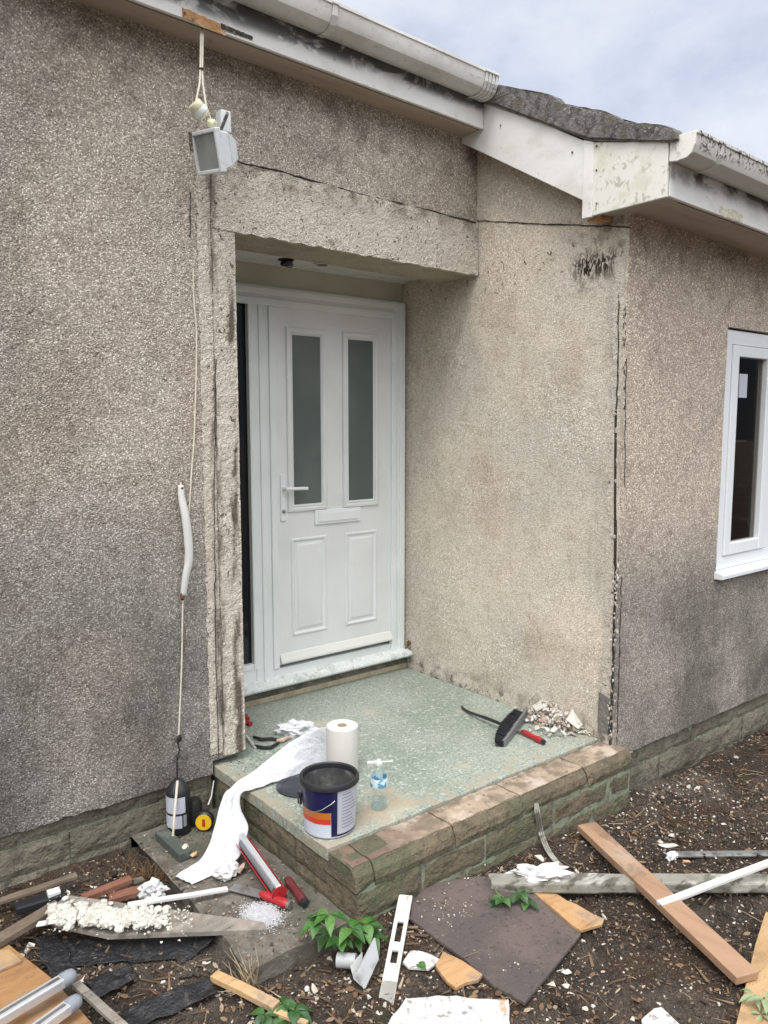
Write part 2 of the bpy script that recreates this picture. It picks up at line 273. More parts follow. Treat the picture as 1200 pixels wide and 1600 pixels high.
mat('lid_grey', (.025, .028, .038), .55, [dict(s=9, c=(.10, .105, .12), lo=.5, hi=.7, a=.6)])
mat('tub_white', (.55, .59, .68), .3)
mat('navy', (.010, .010, .062), .3)
mat('signal_red', (.55, .045, .02), .35)
mat('orange', (.50, .15, .02), .35)
mat('label_white', (.47, .49, .56), .4)
mat('ink', (.12, .13, .19), .5)
mat('tool_red', (.36, .02, .025), .4, [dict(s=30, c=(.14, .015, .018), lo=.58, hi=.7, a=.7), dict(s=40, c=(.4, .35, .32), lo=.66, hi=.7, a=.5)])
mat('tool_maroon', (.13, .022, .026), .5, [dict(s=30, c=(.25, .12, .11), lo=.6, hi=.7, a=.6)])
mat('steel', (.42, .42, .41), .35, [dict(s=20, c=(.22, .21, .2), lo=.5, hi=.66, a=.7)], metal=.8)
mat('alu', (.72, .74, .77), .3, [dict(s=8, c=(.55, .57, .6), lo=.5, hi=.66, a=.5)], metal=.55)
mat('alu_cap', (.24, .26, .29), .5)
mat('bristle', (.012, .013, .016), .8, [], [(200, (1, 1, .2), .01, 'n')])
mat('brush_back', (.15, .155, .16), .6)
mat('yellow_plastic', (.72, .46, .02), .35)
mat('white_plastic', (.62, .625, .61), .35, [dict(s=14, c=(.66, .65, .6), lo=.5, hi=.66, a=.6)])
mat('strip_dirty', (.54, .53, .50), .5, [dict(s=34, c=(.30, .26, .2), lo=.6, hi=.68, a=.7), dict(s=6, c=(.56, .54, .48), lo=.5, hi=.66, a=.6)])
mat('cable_white', (.66, .62, .52), .5, [dict(s=20, c=(.48, .43, .33), lo=.5, hi=.66, a=.6)])
mat('sensor_cream', (.66, .65, .45), .4)
mat('lamp_grey', (.66, .70, .71), .4, [dict(s=30, c=(.46, .48, .48), lo=.55, hi=.68, a=.6)])
mat('bracket_grey', (.36, .37, .375), .5, [dict(s=20, c=(.22, .22, .215), lo=.5, hi=.66, a=.7)])
mat('lamp_glass', (.20, .225, .22), .25, [dict(s=6, c=(.27, .29, .28), lo=.4, hi=.6)])
mat('rust', (.17, .065, .03), .85, [dict(s=60, c=(.07, .03, .02), lo=.5, hi=.62)])
mat('black_rubber', (.012, .012, .012), .6)
mat('membrane', (.016, .017, .02), .45, [dict(s=30, c=(.08, .07, .06), lo=.6, hi=.68, a=.8)], [(20, (1, 1, 1), .03, 'n')])
mat('green_block', (.06, .075, .065), .8, [dict(s=20, c=(.11, .12, .11), lo=.5, hi=.66)])
mat('foam_pale', (.60, .59, .535), .9, [dict(s=30, c=(.50, .475, .41), lo=.5, hi=.66)], [(60, (1, 1, 1), .01, 'n')])
mat('rag', (.60, .605, .61), .9, [dict(s=14, c=(.46, .445, .42), lo=.52, hi=.66, a=.7)], [(25, (1, 1, 1), .02, 'n')])
mat('pebble_white', (.60, .56, .47), .8, [dict(s=20, c=(.45, .4, .32), lo=.5, hi=.66)])
mat('pinkish', (.52, .38, .31), .85, [dict(s=30, c=(.38, .26, .21), lo=.5, hi=.66)], [(60, (1, 1, 1), .01, 'n')])
mat('powder', (.56, .56, .58), .95, [], [(60, (1, 1, 1), .01, 'n')])
def leafmat(name, tones):
    m, t, b = base_mat(name); g = N(t, 'ShaderNodeNewGeometry'); r = N(t, 'ShaderNodeValToRGB'); t.links.new(g.outputs['Random Per Island'], r.inputs[0])
    es = r.color_ramp.elements
    while len(es) < len(tones): es.new(.5)
    for i, (p, c) in enumerate(tones): es[i].position = p; es[i].color = (*c, 1)
    col = layer(t, r.outputs[0], dict(s=60, c=(.015, .05, .01), lo=.5, hi=.66, a=.6)); col = layer(t, col, dict(s=140, c=(.16, .13, .06), lo=.64, hi=.7, a=.6))
    t.links.new(col, b.inputs['Base Color']); b.inputs['Roughness'].default_value = .45; bump(t, b, [(60, (1, 1, 1), .003, 'n')])
leafmat('leaf', [(0, (.022, .075, .012)), (.5, (.04, .13, .02)), (1, (.085, .19, .035))])
leafmat('leaf_dark', [(0, (.018, .055, .015)), (.6, (.03, .09, .022)), (1, (.06, .14, .035))])
mat('leaf_pale', (.22, .28, .15), .6)
mat('stem_green', (.13, .16, .06), .6)
mat('straw', (.34, .27, .17), .8, [dict(s=20, c=(.2, .15, .09), lo=.45, hi=.6)])
mat('dead_weed', (.15, .085, .04), .9)
mat('room_dark', (.045, .03, .022), .8)
mat('curtain', (.07, .04, .03), .8)
def islands(name, tones, rough=.85):
    m, t, b = base_mat(name); g = N(t, 'ShaderNodeNewGeometry'); r = N(t, 'ShaderNodeValToRGB')
    r.color_ramp.interpolation = 'LINEAR'; t.links.new(g.outputs['Random Per Island'], r.inputs[0])
    es = r.color_ramp.elements
    while len(es) < len(tones): es.new(.5)
    for i, (p, c) in enumerate(tones): es[i].position = p; es[i].color = (*c, 1)
    t.links.new(r.outputs[0], b.inputs['Base Color']); b.inputs['Roughness'].default_value = rough
islands('gravel', [(0, (.035, .024, .017)), (.35, (.13, .09, .062)), (.62, (.21, .16, .12)), (.93, (.30, .24, .18)), (1, (.50, .45, .38))])
islands('chips', [(0, (.26, .20, .155)), (.3, (.47, .42, .36)), (.75, (.56, .53, .48)), (.93, (.66, .65, .63)), (1, (.40, .17, .09))])
islands('twigs', [(0, (.05, .032, .02)), (.6, (.15, .10, .06)), (1, (.36, .28, .18))])
def glass(name, tint, refl, rough=.02, alpha=.85):
    m = bpy.data.materials.new(name); m.use_nodes = True; t = m.node_tree; t.nodes.clear(); MATS[name] = m
    o = N(t, 'ShaderNodeOutputMaterial'); a = N(t, 'ShaderNodeBsdfTransparent'); a.inputs[0].default_value = (*tint, 1)
    g = N(t, 'ShaderNodeBsdfGlossy'); g.inputs['Roughness'].default_value = rough; g.inputs[0].default_value = (refl, refl, refl, 1)
    f = N(t, 'ShaderNodeLayerWeight'); mx = N(t, 'ShaderNodeMixShader')
    t.links.new(math2(t, 'ADD', math2(t, 'MULTIPLY', math2(t, 'POWER', f.outputs['Facing'], 3.), .55), .04), mx.inputs[0]); t.links.new(a.outputs[0], mx.inputs[1]); t.links.new(g.outputs[0], mx.inputs[2]); t.links.new(mx.outputs[0], o.inputs[0])
glass('window_glass', (.75, .72, .68), .4)
glass('clear_plastic', (.93, .97, .985), 1., .08)
mat('label_blue', (.10, .32, .48), .3, [dict(s=26, c=(.62, .74, .80), lo=.46, hi=.52)])
mat('frosted', (.075, .10, .10), .22, [dict(s=2, c=(.10, .125, .125), lo=.4, hi=.6)], spec=.6)
mat('dark_glass', (.008, .010, .014), .08)

# ------------------------------------------------------------------ mesh builder
OFF = {}
class MB:
    def __init__(s): s.v = []; s.f = []
    def add(s, vs, fs):
        k = len(s.v); s.v += [Vector(p) for p in vs]; s.f += [tuple(i+k for i in f) for f in fs]; return s
    def box(s, x0, x1, y0, y1, z0, z1):
        v = [(x, y, z) for z in (z0, z1) for y in (y0, y1) for x in (x0, x1)]
        return s.add(v, [(0, 2, 3, 1), (4, 5, 7, 6), (0, 1, 5, 4), (2, 6, 7, 3), (0, 4, 6, 2), (1, 3, 7, 5)])
    def obox(s, c, ax, ay, az):
        c, ax, ay, az = map(Vector, (c, ax, ay, az))
        v = [c+ax*i+ay*j+az*k for k in (-.5, .5) for j in (-.5, .5) for i in (-.5, .5)]
        return s.add(v, [(0, 2, 3, 1), (4, 5, 7, 6), (0, 1, 5, 4), (2, 6, 7, 3), (0, 4, 6, 2), (1, 3, 7, 5)])
    def bar(s, p0, p1, w, t, up=(0, 0, 1), seg=1, wob=0.):
        p0, p1, up = Vector(p0), Vector(p1), Vector(up); d = (p1-p0).normalized(); sd = d.cross(up).normalized(); u = sd.cross(d)
        k = len(s.v)
        for i in range(seg+1):
            c = p0.lerp(p1, i/seg)
            for a, b in ((-.5, -.5), (.5, -.5), (.5, .5), (-.5, .5)):
                q = c+sd*a*w+u*b*t
                if wob: q = q+Vector(mn.noise_vector(q*9))*wob
                s.v.append(q)
        for i in range(seg):
            for j in range(4):
                a = k+i*4+j; b = k+i*4+(j+1) % 4; s.f.append((a, b, b+4, a+4))
        s.f.append((k+3, k+2, k+1, k)); e = k+seg*4; s.f.append((e, e+1, e+2, e+3)); return s
    def prism(s, poly, d, wob=0.):
        """poly: 3D points, d: extrusion vector"""
        n = len(poly); d = Vector(d); P = [Vector(p) for p in poly]
        return s.add(P+[p+d for p in P], [tuple(range(n))[::-1], tuple(range(n, 2*n))]+[(i, (i+1) % n, (i+1) % n+n, i+n) for i in range(n)])
    def tube(s, pts, r, seg=8, taper=None):
        P = [Vector(p) for p in pts]; k = len(s.v); n = len(P); ref = Vector((0, 0, 1)); side = None
        for i, p in enumerate(P):
            d = (P[min(i+1, n-1)]-P[max(i-1, 0)]).normalized()
            if side is None: side = d.orthogonal().normalized()
            side = (side-d*side.dot(d)).normalized(); b = d.cross(side); rr = r if taper is None else r*taper[i]
            for j in range(seg):
                a = j*2*math.pi/seg; s.v.append(p+(side*math.cos(a)+b*math.sin(a))*rr)
        for i in range(n-1):
            for j in range(seg):
                a = k+i*seg+j; b = k+i*seg+(j+1) % seg; s.f.append((a, b, b+seg, a+seg))
        s.f.append(tuple(range(k, k+seg))[::-1]); s.f.append(tuple(range(k+(n-1)*seg, k+n*seg))); return s
    def lathe(s, prof, c=(0, 0, 0), a0=0., a1=360., seg=32, axis=(0, 0, 1), closed=False, cap=True):
        c = Vector(c); az = Vector(axis).normalized(); full = abs(a1-a0) >= 359.9
        ax = Vector((1, 0, 0)) if abs(az.z) > .9 else az.orthogonal().normalized(); ay = az.cross(ax)
        k = len(s.v); m = seg if full else seg+1; n = len(prof)
        for r, z in prof:
            for j in range(m):
                a = R(a0+(a1-a0)*j/seg); s.v.append(c+(ax*math.cos(a)+ay*math.sin(a))*r+az*z)
        for i in range(n-1+(1 if closed else 0)):
            for j in range(seg):
                a = k+i*m+j; b = k+i*m+(j+1) % m; i2 = (i+1) % n
                s.f.append((a, b, k+i2*m+(j+1) % m, k+i2*m+j))
        if not closed and full and cap:
            if prof[0][0] > 1e-5: s.f.append(tuple(range(k, k+m))[::-1])
            if prof[-1][0] > 1e-5: s.f.append(tuple(range(k+(n-1)*m, k+n*m)))
        return s
    def hull(s, c, size, rn, npt=11, rot=None):
        bm = bmesh.new(); c = Vector(c)
        rot = rot or Matrix.Rotation(rn.uniform(0, 6.28), 3, 'Z')
        for i in range(npt):
            while 1:
                p = Vector((rn.uniform(-1, 1), rn.uniform(-1, 1), rn.uniform(-1, 1)))
                if .5 < p.length < 1: break
            bm.verts.new(c+rot @ Vector((p.x*size[0], p.y*size[1], p.z*size[2])))
        bmesh.ops.convex_hull(bm, input=bm.verts)
        bm.verts.ensure_lookup_table(); bm.faces.ensure_lookup_table()
        vs = [v for v in bm.verts if v.link_faces]; ix = {v: i for i, v in enumerate(vs)}
        s.add([v.co.copy() for v in vs], [tuple(ix[v] for v in f.verts) for f in bm.faces]); bm.free(); return s
    def blob(s, c, size, amp=.3, fr=3., sub=3, seed=0, rot=0.):
        bm = bmesh.new(); bmesh.ops.create_icosphere(bm, subdivisions=sub, radius=1); c = Vector(c); rm = Matrix.Rotation(rot, 3, 'Z')
        vs = []
        for v in bm.verts:
            p = v.co; q = p*(1+amp*(mn.noise(p*fr+Vector((seed, seed*2, 0)))+.5*mn.noise(p*fr*2.3+Vector((seed, 0, 5)))))
            vs.append(c+rm @ Vector((q.x*size[0], q.y*size[1], q.z*size[2])))
        s.add(vs, [tuple(v.index for v in f.verts) for f in bm.faces]); bm.free(); return s
    def grid(s, fn, nu, nv):
        k = len(s.v)
        for i in range(nu+1):
            for j in range(nv+1): s.v.append(Vector(fn(i/nu, j/nv)))
        for i in range(nu):
            for j in range(nv):
                a = k+i*(nv+1)+j; s.f.append((a, a+nv+1, a+nv+2, a+1))
        return s
    def cells(s, xs, ys, inside, t, mp):
        """solid plate of grid cells (x, y) kept where inside(cx, cy), thickness 0..t, mapped to 3D by mp(x, y, c)"""
        nx, ny = len(xs), len(ys); keep = {(i, j) for i in range(nx-1) for j in range(ny-1) if inside((xs[i]+xs[i+1])/2, (ys[j]+ys[j+1])/2)}
        ids = {}
        def V(i, j, c):
            if (i, j, c) not in ids: ids[(i, j, c)] = len(s.v); s.v.append(Vector(mp(xs[i], ys[j], c*t)))
            return ids[(i, j, c)]
        for (i, j) in keep:
            s.f.append((V(i, j, 0), V(i, j+1, 0), V(i+1, j+1, 0), V(i+1, j, 0)))
            s.f.append((V(i, j, 1), V(i+1, j, 1), V(i+1, j+1, 1), V(i, j+1, 1)))
            for (di, dj, a, b) in ((-1, 0, (i, j), (i, j+1)), (1, 0, (i+1, j+1), (i+1, j)), (0, -1, (i+1, j), (i, j)), (0, 1, (i, j+1), (i+1, j+1))):
                if (i+di, j+dj) not in keep: s.f.append((V(*a, 0), V(*a, 1), V(*b, 1), V(*b, 0)))
        return s
    def warp(s, fn, k=0):
        for i in range(k, len(s.v)): s.v[i] = Vector(fn(s.v[i]))
        return s
    def build(s, name, m, parent=None, bevel=0., smooth=False, solid=0., origin=None, seg=2, angle=35):
        if parent is not None: off = OFF[parent]
        elif origin is not None: off = Vector(origin)
        else:
            n = len(s.v); off = Vector((sum(v.x for v in s.v)/n, sum(v.y for v in s.v)/n, min(v.z for v in s.v)))
        me = bpy.data.meshes.new(name); me.from_pydata([v-off for v in s.v], [], s.f); me.validate(); me.update()
        bm = bmesh.new(); bm.from_mesh(me); bmesh.ops.recalc_face_normals(bm, faces=bm.faces); bm.to_mesh(me); bm.free()
        o = bpy.data.objects.new(name, me); COL.objects.link(o); me.materials.append(MATS[m])
        OFF[o] = off
        if parent is None: o.location = off
        else: o.parent = parent
        if smooth:
            for p in me.polygons: p.use_smooth = True
            if smooth != 'all':
                try: me.set_sharp_from_angle(angle=R(angle))
                except Exception: pass
        if solid:
            q = o.modifiers.new('s', 'SOLIDIFY'); q.thickness = solid; q.offset = 0
        if bevel:
            b = o.modifiers.new('b', 'BEVEL'); b.width = bevel; b.segments = seg; b.limit_method = 'ANGLE'; b.angle_limit = R(40)
        return o
def tag(o, label=None, cat=None, group=None, kind=None):
    if label: o['label'] = label
    if cat: o['category'] = cat
    if group: o['group'] = group
    if kind: o['kind'] = kind
    return o
def empty(name, loc, label, cat, group=None):
    o = bpy.data.objects.new(name, None); COL.objects.link(o); o.location = loc; o.empty_display_size = .1; OFF[o] = Vector(loc)
    return tag(o, label, cat, group)
# surveyed points: where the sight line of a photo pixel meets a real plane
def ray(x, y): return FW+RT*((x-600)/FPX)-UP*((y-800)/FPX)
def G(x, y, z=0.): d = ray(x, y); t = (z-CAM.z)/d.z; return CAM+d*t
def onY(x, y, Y): d = ray(x, y); return CAM+d*((Y-CAM.y)/d.y)
def onX(x, y, X): d = ray(x, y); return CAM+d*((X-CAM.x)/d.x)
def lin(a, b, n): return [a+(b-a)*i/n for i in range(n+1)]
def nv(p, fr, amp): return Vector(mn.noise_vector(Vector(p)*fr))*amp

# ------------------------------------------------------------------ ground
def gz(x, y):
    t = min(1, max(0, (x-.9)/2.1)); z = .055*(1-t)-.04*t
    f = min(1, max(0, 1-(2.085-y)/.30)); f = f*f*(3-2*f); g_ = min(1, max(0, (x-1.50)/.15))*min(1, max(0, (3.9-x)/.9)); z += .062*f*g_
    return z
def ghi(x, y):
    p = Vector((x, y, 0)); far = max(abs(x-2), abs(y-1.5))
    a = .014*mn.fractal(p*5, 1., 2., 4)+.010*mn.fractal(p*22, 1., 2., 3)
    if far > 6: a *= 3
    return gz(x, y)+a
def GG(x, y, dz=0.):
    z = 0.
    for _ in range(4): p = G(x, y, z+dz); z = gz(p.x, p.y)
    return G(x, y, z+dz)
xs = [-80, -40, -20, -10, -5, -2]+lin(-1, 5.6, 330)+[6.5, 8, 12, 20, 40, 80]
ys = [-80, -40, -20, -10, -5, -2, -.5]+lin(.6, 3.4, 140)+[4, 6, 10, 20, 40, 80]
g = MB(); nx, ny = len(xs), len(ys)
g.v = [Vector((x, y, ghi(x, y))) for x in xs for y in ys]
g.f = [(i*ny+j, (i+1)*ny+j, (i+1)*ny+j+1, i*ny+j+1) for i in range(nx-1) for j in range(ny-1)]
tag(g.build('ground', 'soil', origin=(0, 0, 0), smooth='all'), kind='structure')

# ------------------------------------------------------------------ house
H = empty('house', (0, 0, 0), 'bungalow with pebble dashed walls, white panelled front door and white plastic eaves', 'house')
XS, YL, YB, YD = 3.167, 3.147, 2.182, 3.756
def nf(p, amp=.004, fr=2.5): return amp*mn.noise(Vector(p)*fr)
# left front wall with the doorway cut out of it
def rag(x, z, z0, amp=.012): return z+(amp*mn.noise(Vector((x*14, 3, 0)))+amp*.6*mn.noise(Vector((x*45, 9, 0))) if z < z0 else 0)
b = MB(); X_ = [-5, -4, -3, -2, -1]+lin(-.5, 1.53, 90)+lin(1.55, 1.69, 7)+lin(1.71, 3.17, 60); Z_ = lin(.27, .33, 2)+lin(.4, 2.60, 40)+lin(2.67, 3.62, 20)
b.cells(X_, Z_, lambda x, z: (x < 1.53) or (z > .33 and x < 1.69) or z > 2.64, .28,
        lambda x, z, c: (x+(.004*mn.noise(Vector((5, z*12, 0))) if 1.68 < x < 1.70 else 0), YL+c+(nf((x, 0, z)) if c < .1 else 0), rag(x, z, .28)+(-.013*(x-1.69) if 2.59 < z < 2.68 and x > 1.6 else 0)))
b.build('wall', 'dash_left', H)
# side wall of the projecting room
b = MB(); Yv = lin(YB+.005, 3.95, 70); Z_ = lin(.20, 3.6, 120)
b.cells(Yv, Z_, lambda y, z: z < 2.98+.54*(y-2.0), .19, lambda y, z, c: (XS+c+(nf((0, y, z)) if c < .1 else 0), y, z))
b.build('wall', 'dash_side', H)
# front wall of the projecting room, window opening left free
b = MB(); X_ = lin(3.170, 4.075, 45)+lin(4.15, 5.40, 12)+[6, 7, 8, 9, 10]; Z_ = lin(.215, 1.0, 30)+lin(1.08, 2.35, 30)+lin(2.40, 2.95, 10)
b.cells(X_, Z_, lambda x, z: not (4.075 < x < 5.40 and 1.0 < z < 2.35), .22,
        lambda x, z, c: (x, YB+c+(nf((x, 7, z)) if c < .1 else 0), rag(x, z, .22, .01)-(.01*(x-3.2) if z < .25 else 0)))
b.build('wall', 'dash_bay', H)
# pale scar where a porch frame was pulled off: strip beside the door and band over it
def rough_panel(a0, a1, z0, z1, y, t, step, amp, ragx=0., ragz=0., seed=0, ragtop=0.):
    q = MB(); A = lin(a0, a1, max(2, int((a1-a0)/step))); Zz = lin(z0, z1, max(2, int((z1-z0)/step)))
    def mp(x, z, c):
        xx, zz = x, z
        if ragx and x in (A[0],): xx += ragx*mn.noise(Vector((seed, z*16, 1)))+ragx*.5*mn.noise(Vector((seed, z*50, 1)))
        if ragz and z == Zz[0]: zz += ragz*mn.noise(Vector((x*20, seed, 2)))
        if ragtop and z == Zz[-1]: zz += ragtop*mn.noise(Vector((x*8, seed, 4)))
        d = 0 if c > t*.5 else amp*mn.fractal(Vector((x*14, seed, z*14)), 1, 2, 3)+amp*.8*mn.fractal(Vector((x*60, seed, z*60)), 1, 2, 2)
        return (xx, y+c+d, zz)
    q.cells(A, Zz, lambda x, z: True, t, mp); return q
q = rough_panel(1.585, 1.688, .345, 2.70, YL-.016, .018, .011, .003, ragx=.006, ragz=.01, seed=3); q.build('render_scar', 'scar', H)
q = rough_panel(1.52, 1.580, .36, 2.93, YL-.004, .010, .013, .003, ragx=.008, seed=6); q.build('render_scar', 'scar', H)
q = rough_panel(1.585, 3.160, 2.660, 2.945, YL-.020, .022, .011, .0026, ragtop=.012, ragz=.010, seed=9)
q.warp(lambda p: (p.x, p.y, p.z-.012*(p.x-1.69))); q.build('lintel', 'scar', H)
b = MB(); b.box(1.692, 3.166, YL-.008, YL+.285, 2.6685, 2.6725)
b.warp(lambda p: (p.x, p.y, p.z-.013*(p.x-1.69)-.007)); b.build('lintel_underside', 'cream_render', H)
# cracks: a narrow open joint above the lintel and round the side wall
def crack(pts, r, name='crack', m='grime'):
    P = []
    for i in range(len(pts)-1):
        a, c = Vector(pts[i]), Vector(pts[i+1]); n = max(2, int((c-a).length/.02))
        P += [a.lerp(c, k/n) for k in range(n)]
    P.append(Vector(pts[-1])); P = [p+nv(p, 18, .004)+nv(p, 60, .002) for p in P]
    MB().tube(P, r, 5, [.6+.7*abs(mn.noise(p*30)) for p in P]).build(name, m, H)
crack([onY(372, 253, YL-.012), onY(450, 271, YL-.014), onY(560, 302, YL-.016), onY(660, 326, YL-.018), onY(743, 348, YL-.02)], .0055)
crack([onX(746, 345, XS-.002), onX(850, 350, XS-.002), onX(940, 353, XS-.002), onX(985, 355, XS-.002)], .0042)
crack([onX(746, 345, XS-.004), onX(745, 425, XS-.004)], .003)
crack([onY(298, 300, YL-.003), onY(297, 370, YL-.003)], .003)
crack([onY(338, 500, YL-.014), onY(335, 800, YL-.012), onY(337, 1000, YL-.014), onY(342, 1190, YL-.014)], .0028)
crack([onY(1139, 470, YB-.002), onY(1138, 510, YB-.002)], .002)
crack([onX(967, 455, XS-.002), onX(966, 540, XS-.002), onX(965, 575, XS-.002)], .0035)
# open joint at the side wall's front edge, then broken mastic under it
q = MB(); Aa = lin(0, .052, 5); Zz = lin(.50, 2.60, 150)
q.cells(Aa, Zz, lambda x, z: True, .008, lambda x, z, c: (XS-.005+c+(.003*mn.noise(Vector((x*40, z*40, 2))) if c < .004 else 0), 2.196+x+(.012*mn.noise(Vector((1, z*11, 0)))+.006*mn.noise(Vector((1, z*40, 0))) if x == Aa[-1] else 0), z))
q.build('render_scar', 'scar', H)
crack([onX(967, 470, XS-.006), onX(965, 600, XS-.006), onX(963, 640, XS-.006)], .0045); crack([onX(979, 560, XS-.006), onX(977, 640, XS-.007), onX(976, 760, XS-.007)], .003)
crack([onX(962, 880, XS-.004), onX(960, 960, XS-.004), onX(957, 1060, XS-.004), onX(953, 1165, XS-.004)], .0085); crack([onX(971, 900, XS-.006), onX(968, 1030, XS-.006), onX(964, 1160, XS-.006)], .004, m='rotten_dark')
a, c = onX(962.5, 642, XS-.003), onX(961, 880, XS-.003)
MB().bar(a, c, .013, .006, up=(1, 0, 0), seg=20, wob=.001).build('open_joint', 'grime', H)
q = MB()
for i in range(90):
    y = rnd.uniform(880, 1160); p = onX(960+rnd.uniform(-5, 7)-.02*(y-880), y, XS-.008); q.hull(p, (.005, .008, .014), rnd, 9)
tag(q.build('broken_mastic', 'chips', H), kind='stuff')
q = MB()
for i in range(60):
    y = rnd.uniform(455, 640); p = onX(rnd.choice((966, 976))+rnd.uniform(-2, 2), y, XS-.002); q.hull(p, (.003, .005, .012), rnd, 8)
tag(q.build('mastic_crumbs', 'rotten_dark', H), kind='stuff')
q = rough_panel(0, .06, .34, .52, 0, .01, .012, .003, ragx=.006, ragtop=.03, seed=4)
q.warp(lambda p: (XS-.010+p.y, 2.20+p.x, p.z)); q.build('slate_patch', 'slate', H)

# plinth courses of stone blocks
def course(q, a0, a1, y, z0, z1, joints, depth=.1, amp=.006, mp=lambda p: p, step=.03, jw=.009, ch=0.):
    J = [a0]+[j for j in joints if a0 < j < a1]+[a1]
    for i in range(len(J)-1):
        l, r_ = J[i]+(jw*.3 if i else 0), J[i+1]-(jw*.3 if i < len(J)-2 else 0)
        k = len(q.v); dy = rnd.uniform(-.003, .003)
        A = lin(l, r_, max(2, int((r_-l)/step))); Zz = lin(z0, z1, max(3, int((z1-z0)/.022)))
        def m2(x, z, c):
            e = min(x-l, r_-x, z-z0, z1-z); rd = .006*max(0, 1-e/.012)
            d = amp*mn.fractal(Vector((x*16, y*3, z*22)), 1, 2, 4) if c == 0 else 0
            if ch and c == 0: d += ch*max(0, 1-(z1-z)/.045)**1.6*(.8+.5*mn.noise(Vector((x*9, 1, 2))))
            return mp(Vector((x, y+c+dy+(rd if c == 0 else 0)+d, z)))
        q.cells(A, Zz, lambda x, z: True, depth, m2)
q = MB(); course(q, -4, 1.535, YL+.020, .205, .285, [-3, -2, -1, -.4, .2, .72, 1.20]); course(q, -4, 1.535, YL+.017, .085, .197, [-3.2, -2.2, -1.2, -.6, .30, .90, 1.38]); course(q, -4, 1.535, YL+.018, -.06, .077, [-3, -2, -1, 0, .6, 1.15])
q.build('plinth', 'stone_plinth', H); MB().box(-4, 1.53, YL+.027, YL+.2, -.15, .268).build('plinth_mortar', 'mortar', H)
q = MB(); course(q, 3.205, 9, YB+.020, .105, .232, [3.33, 3.44, 3.93, 4.42, 4.9, 5.4]); course(q, 3.205, 9, YB+.014, -.03, .097, [3.62, 4.05, 4.5, 5, 5.5]); course(q, 3.205, 9, YB+.016, -.16, -.038, [3.4, 3.9, 4.4, 4.9])
q.build('plinth', 'stone_plinth', H); MB().box(3.22, 9, YB+.026, YB+.2, -.2, .225).build('plinth_mortar', 'mortar', H)

# ------------------------------------------------------------------ step
S = empty('door_step', (2.3, 2.8, .0), 'raised stone-edged door step with a worn green concrete top', 'step')
q = MB(); A = lin(1.543, 3.160, 80); Bv = lin(2.258, 3.750, 74)
q.cells(A, Bv, lambda x, y: True, .05, lambda x, y, c: (x+(.003*mn.noise(Vector((x, y*20, 0))) if x < 1.55 else 0), y+(.004*mn.noise(Vector((x*15, y, 0))) if y < 2.26 else 0), .30-c+(.0025*mn.fractal(Vector((x*5, y*5, 0)), 1, 2, 3) if c == 0 else 0)))
q.build('slab', 'green_slab', S, bevel=.003)
q = MB(); course(q, 1.548, 3.20, 2.085, .203, .285, [1.632, 2.03, 2.425, 2.86], .197, .003, ch=.036); course(q, 1.553, 3.20, 2.087, .09, .194, [1.86, 2.20, 2.62, 3.02], .19, .003); course(q, 1.556, 3.20, 2.0885, -.10, .081, [1.7, 2.1, 2.5, 2.9], .19, .0045)
# left return of the step
sw = lambda p: Vector((p.y, p.x, p.z))
course(q, 2.255, 3.14, 1.548, .150, .245, [2.50, 2.90], .15, .004, sw); course(q, 2.255, 3.14, 1.551, .035, .142, [2.62, 3.0], .15, .004, sw); course(q, 2.255, 3.14, 1.55, -.08, .027, [2.4, 2.8], .15, .004, sw)
q.build('stone_blocks', 'stone_step', S)
q = MB(); q.box(1.562, 3.19, 2.0925, 2.27, -.1, .215); q.box(1.562, 3.19, 2.135, 2.27, .216, .279); q.box(1.563, 3.1, 2.27, 3.6, -.1, .248); q.build('joint_mortar', 'mortar', S)
q = MB()
for (l, r_) in ((1.555, 1.628), (1.636, 2.026), (2.034, 2.421), (2.429, 2.856), (2.864, 3.19)):
    q.cells(lin(l, r_, max(3, int((r_-l)/.018))), lin(2.118, 2.252, 8), lambda x, y: True, .005,
            lambda x, y, c: (x, y+(.004*mn.noise(Vector((x*30, y*30, 3))) if y < 2.12 else 0), .2885-c+(.005*mn.fractal(Vector((x*15, y*15, 0)), 1, 2, 3)-(.014 if x < 1.75 and y > 2.16 else 0)*max(0, mn.noise(Vector((x*12, y*12, 1)))+.4) if c == 0 else 0)))
q.build('block_tops', 'stone_top', S)
MB().box(1.70, 3.164, 3.715, 3.9, .27, .372).build('threshold', 'concrete', S)
MB().box(1.9, 3.164, 3.712, 3.74, .2985, .334).build('threshold_edge', 'cream_render', S, bevel=.008)

# ------------------------------------------------------------------ porch interior
MB().box(1.69, 3.166, YL+.27, 3.95, 2.69, 2.71).build('porch_ceiling', 'ceiling_panel', H)
MB().box(1.60, 3.166, 3.775, 3.80, 2.555, 2.692).build('header_panel', 'header_panel', H)
MB().box(1.60, 3.166, 3.745, 3.776, 2.683, 2.692).build('coving', 'upvc', H)
MB().box(1.52, 1.685, YL+.27, 3.95, .2, 2.8).build('reveal', 'cream_render', H)
MB().box(1.50, 3.2, 3.95, 4.0, .2, 2.8).build('backing_wall', 'room_dark', H)
MB().lathe([(.045, 0), (.05, -.004), (.035, -.006), (.034, 0)], G(502, 413, 2.69), seg=24).build('ceiling_vent', 'ceiling_panel', H, smooth=True)
t = empty('downlight', G(447, 407, 2.69), 'black downlight fitting dangling from its hole in the white porch ceiling', 'light fitting')
c = G(447, 406, 2.688)
MB().lathe([(.043, .001), (.043, -.003), (.0, -.003)], c, seg=20).build('cutout', 'black_rubber', t)
MB().lathe([(.012, -.006), (.03, -.010), (.034, -.022), (.03, -.028), (.0, -.028)], c+Vector((.004, -.004, 0)), seg=16, axis=(.25, .1, 1)).build('lamp_body', 'dark_plastic', t, smooth=True)
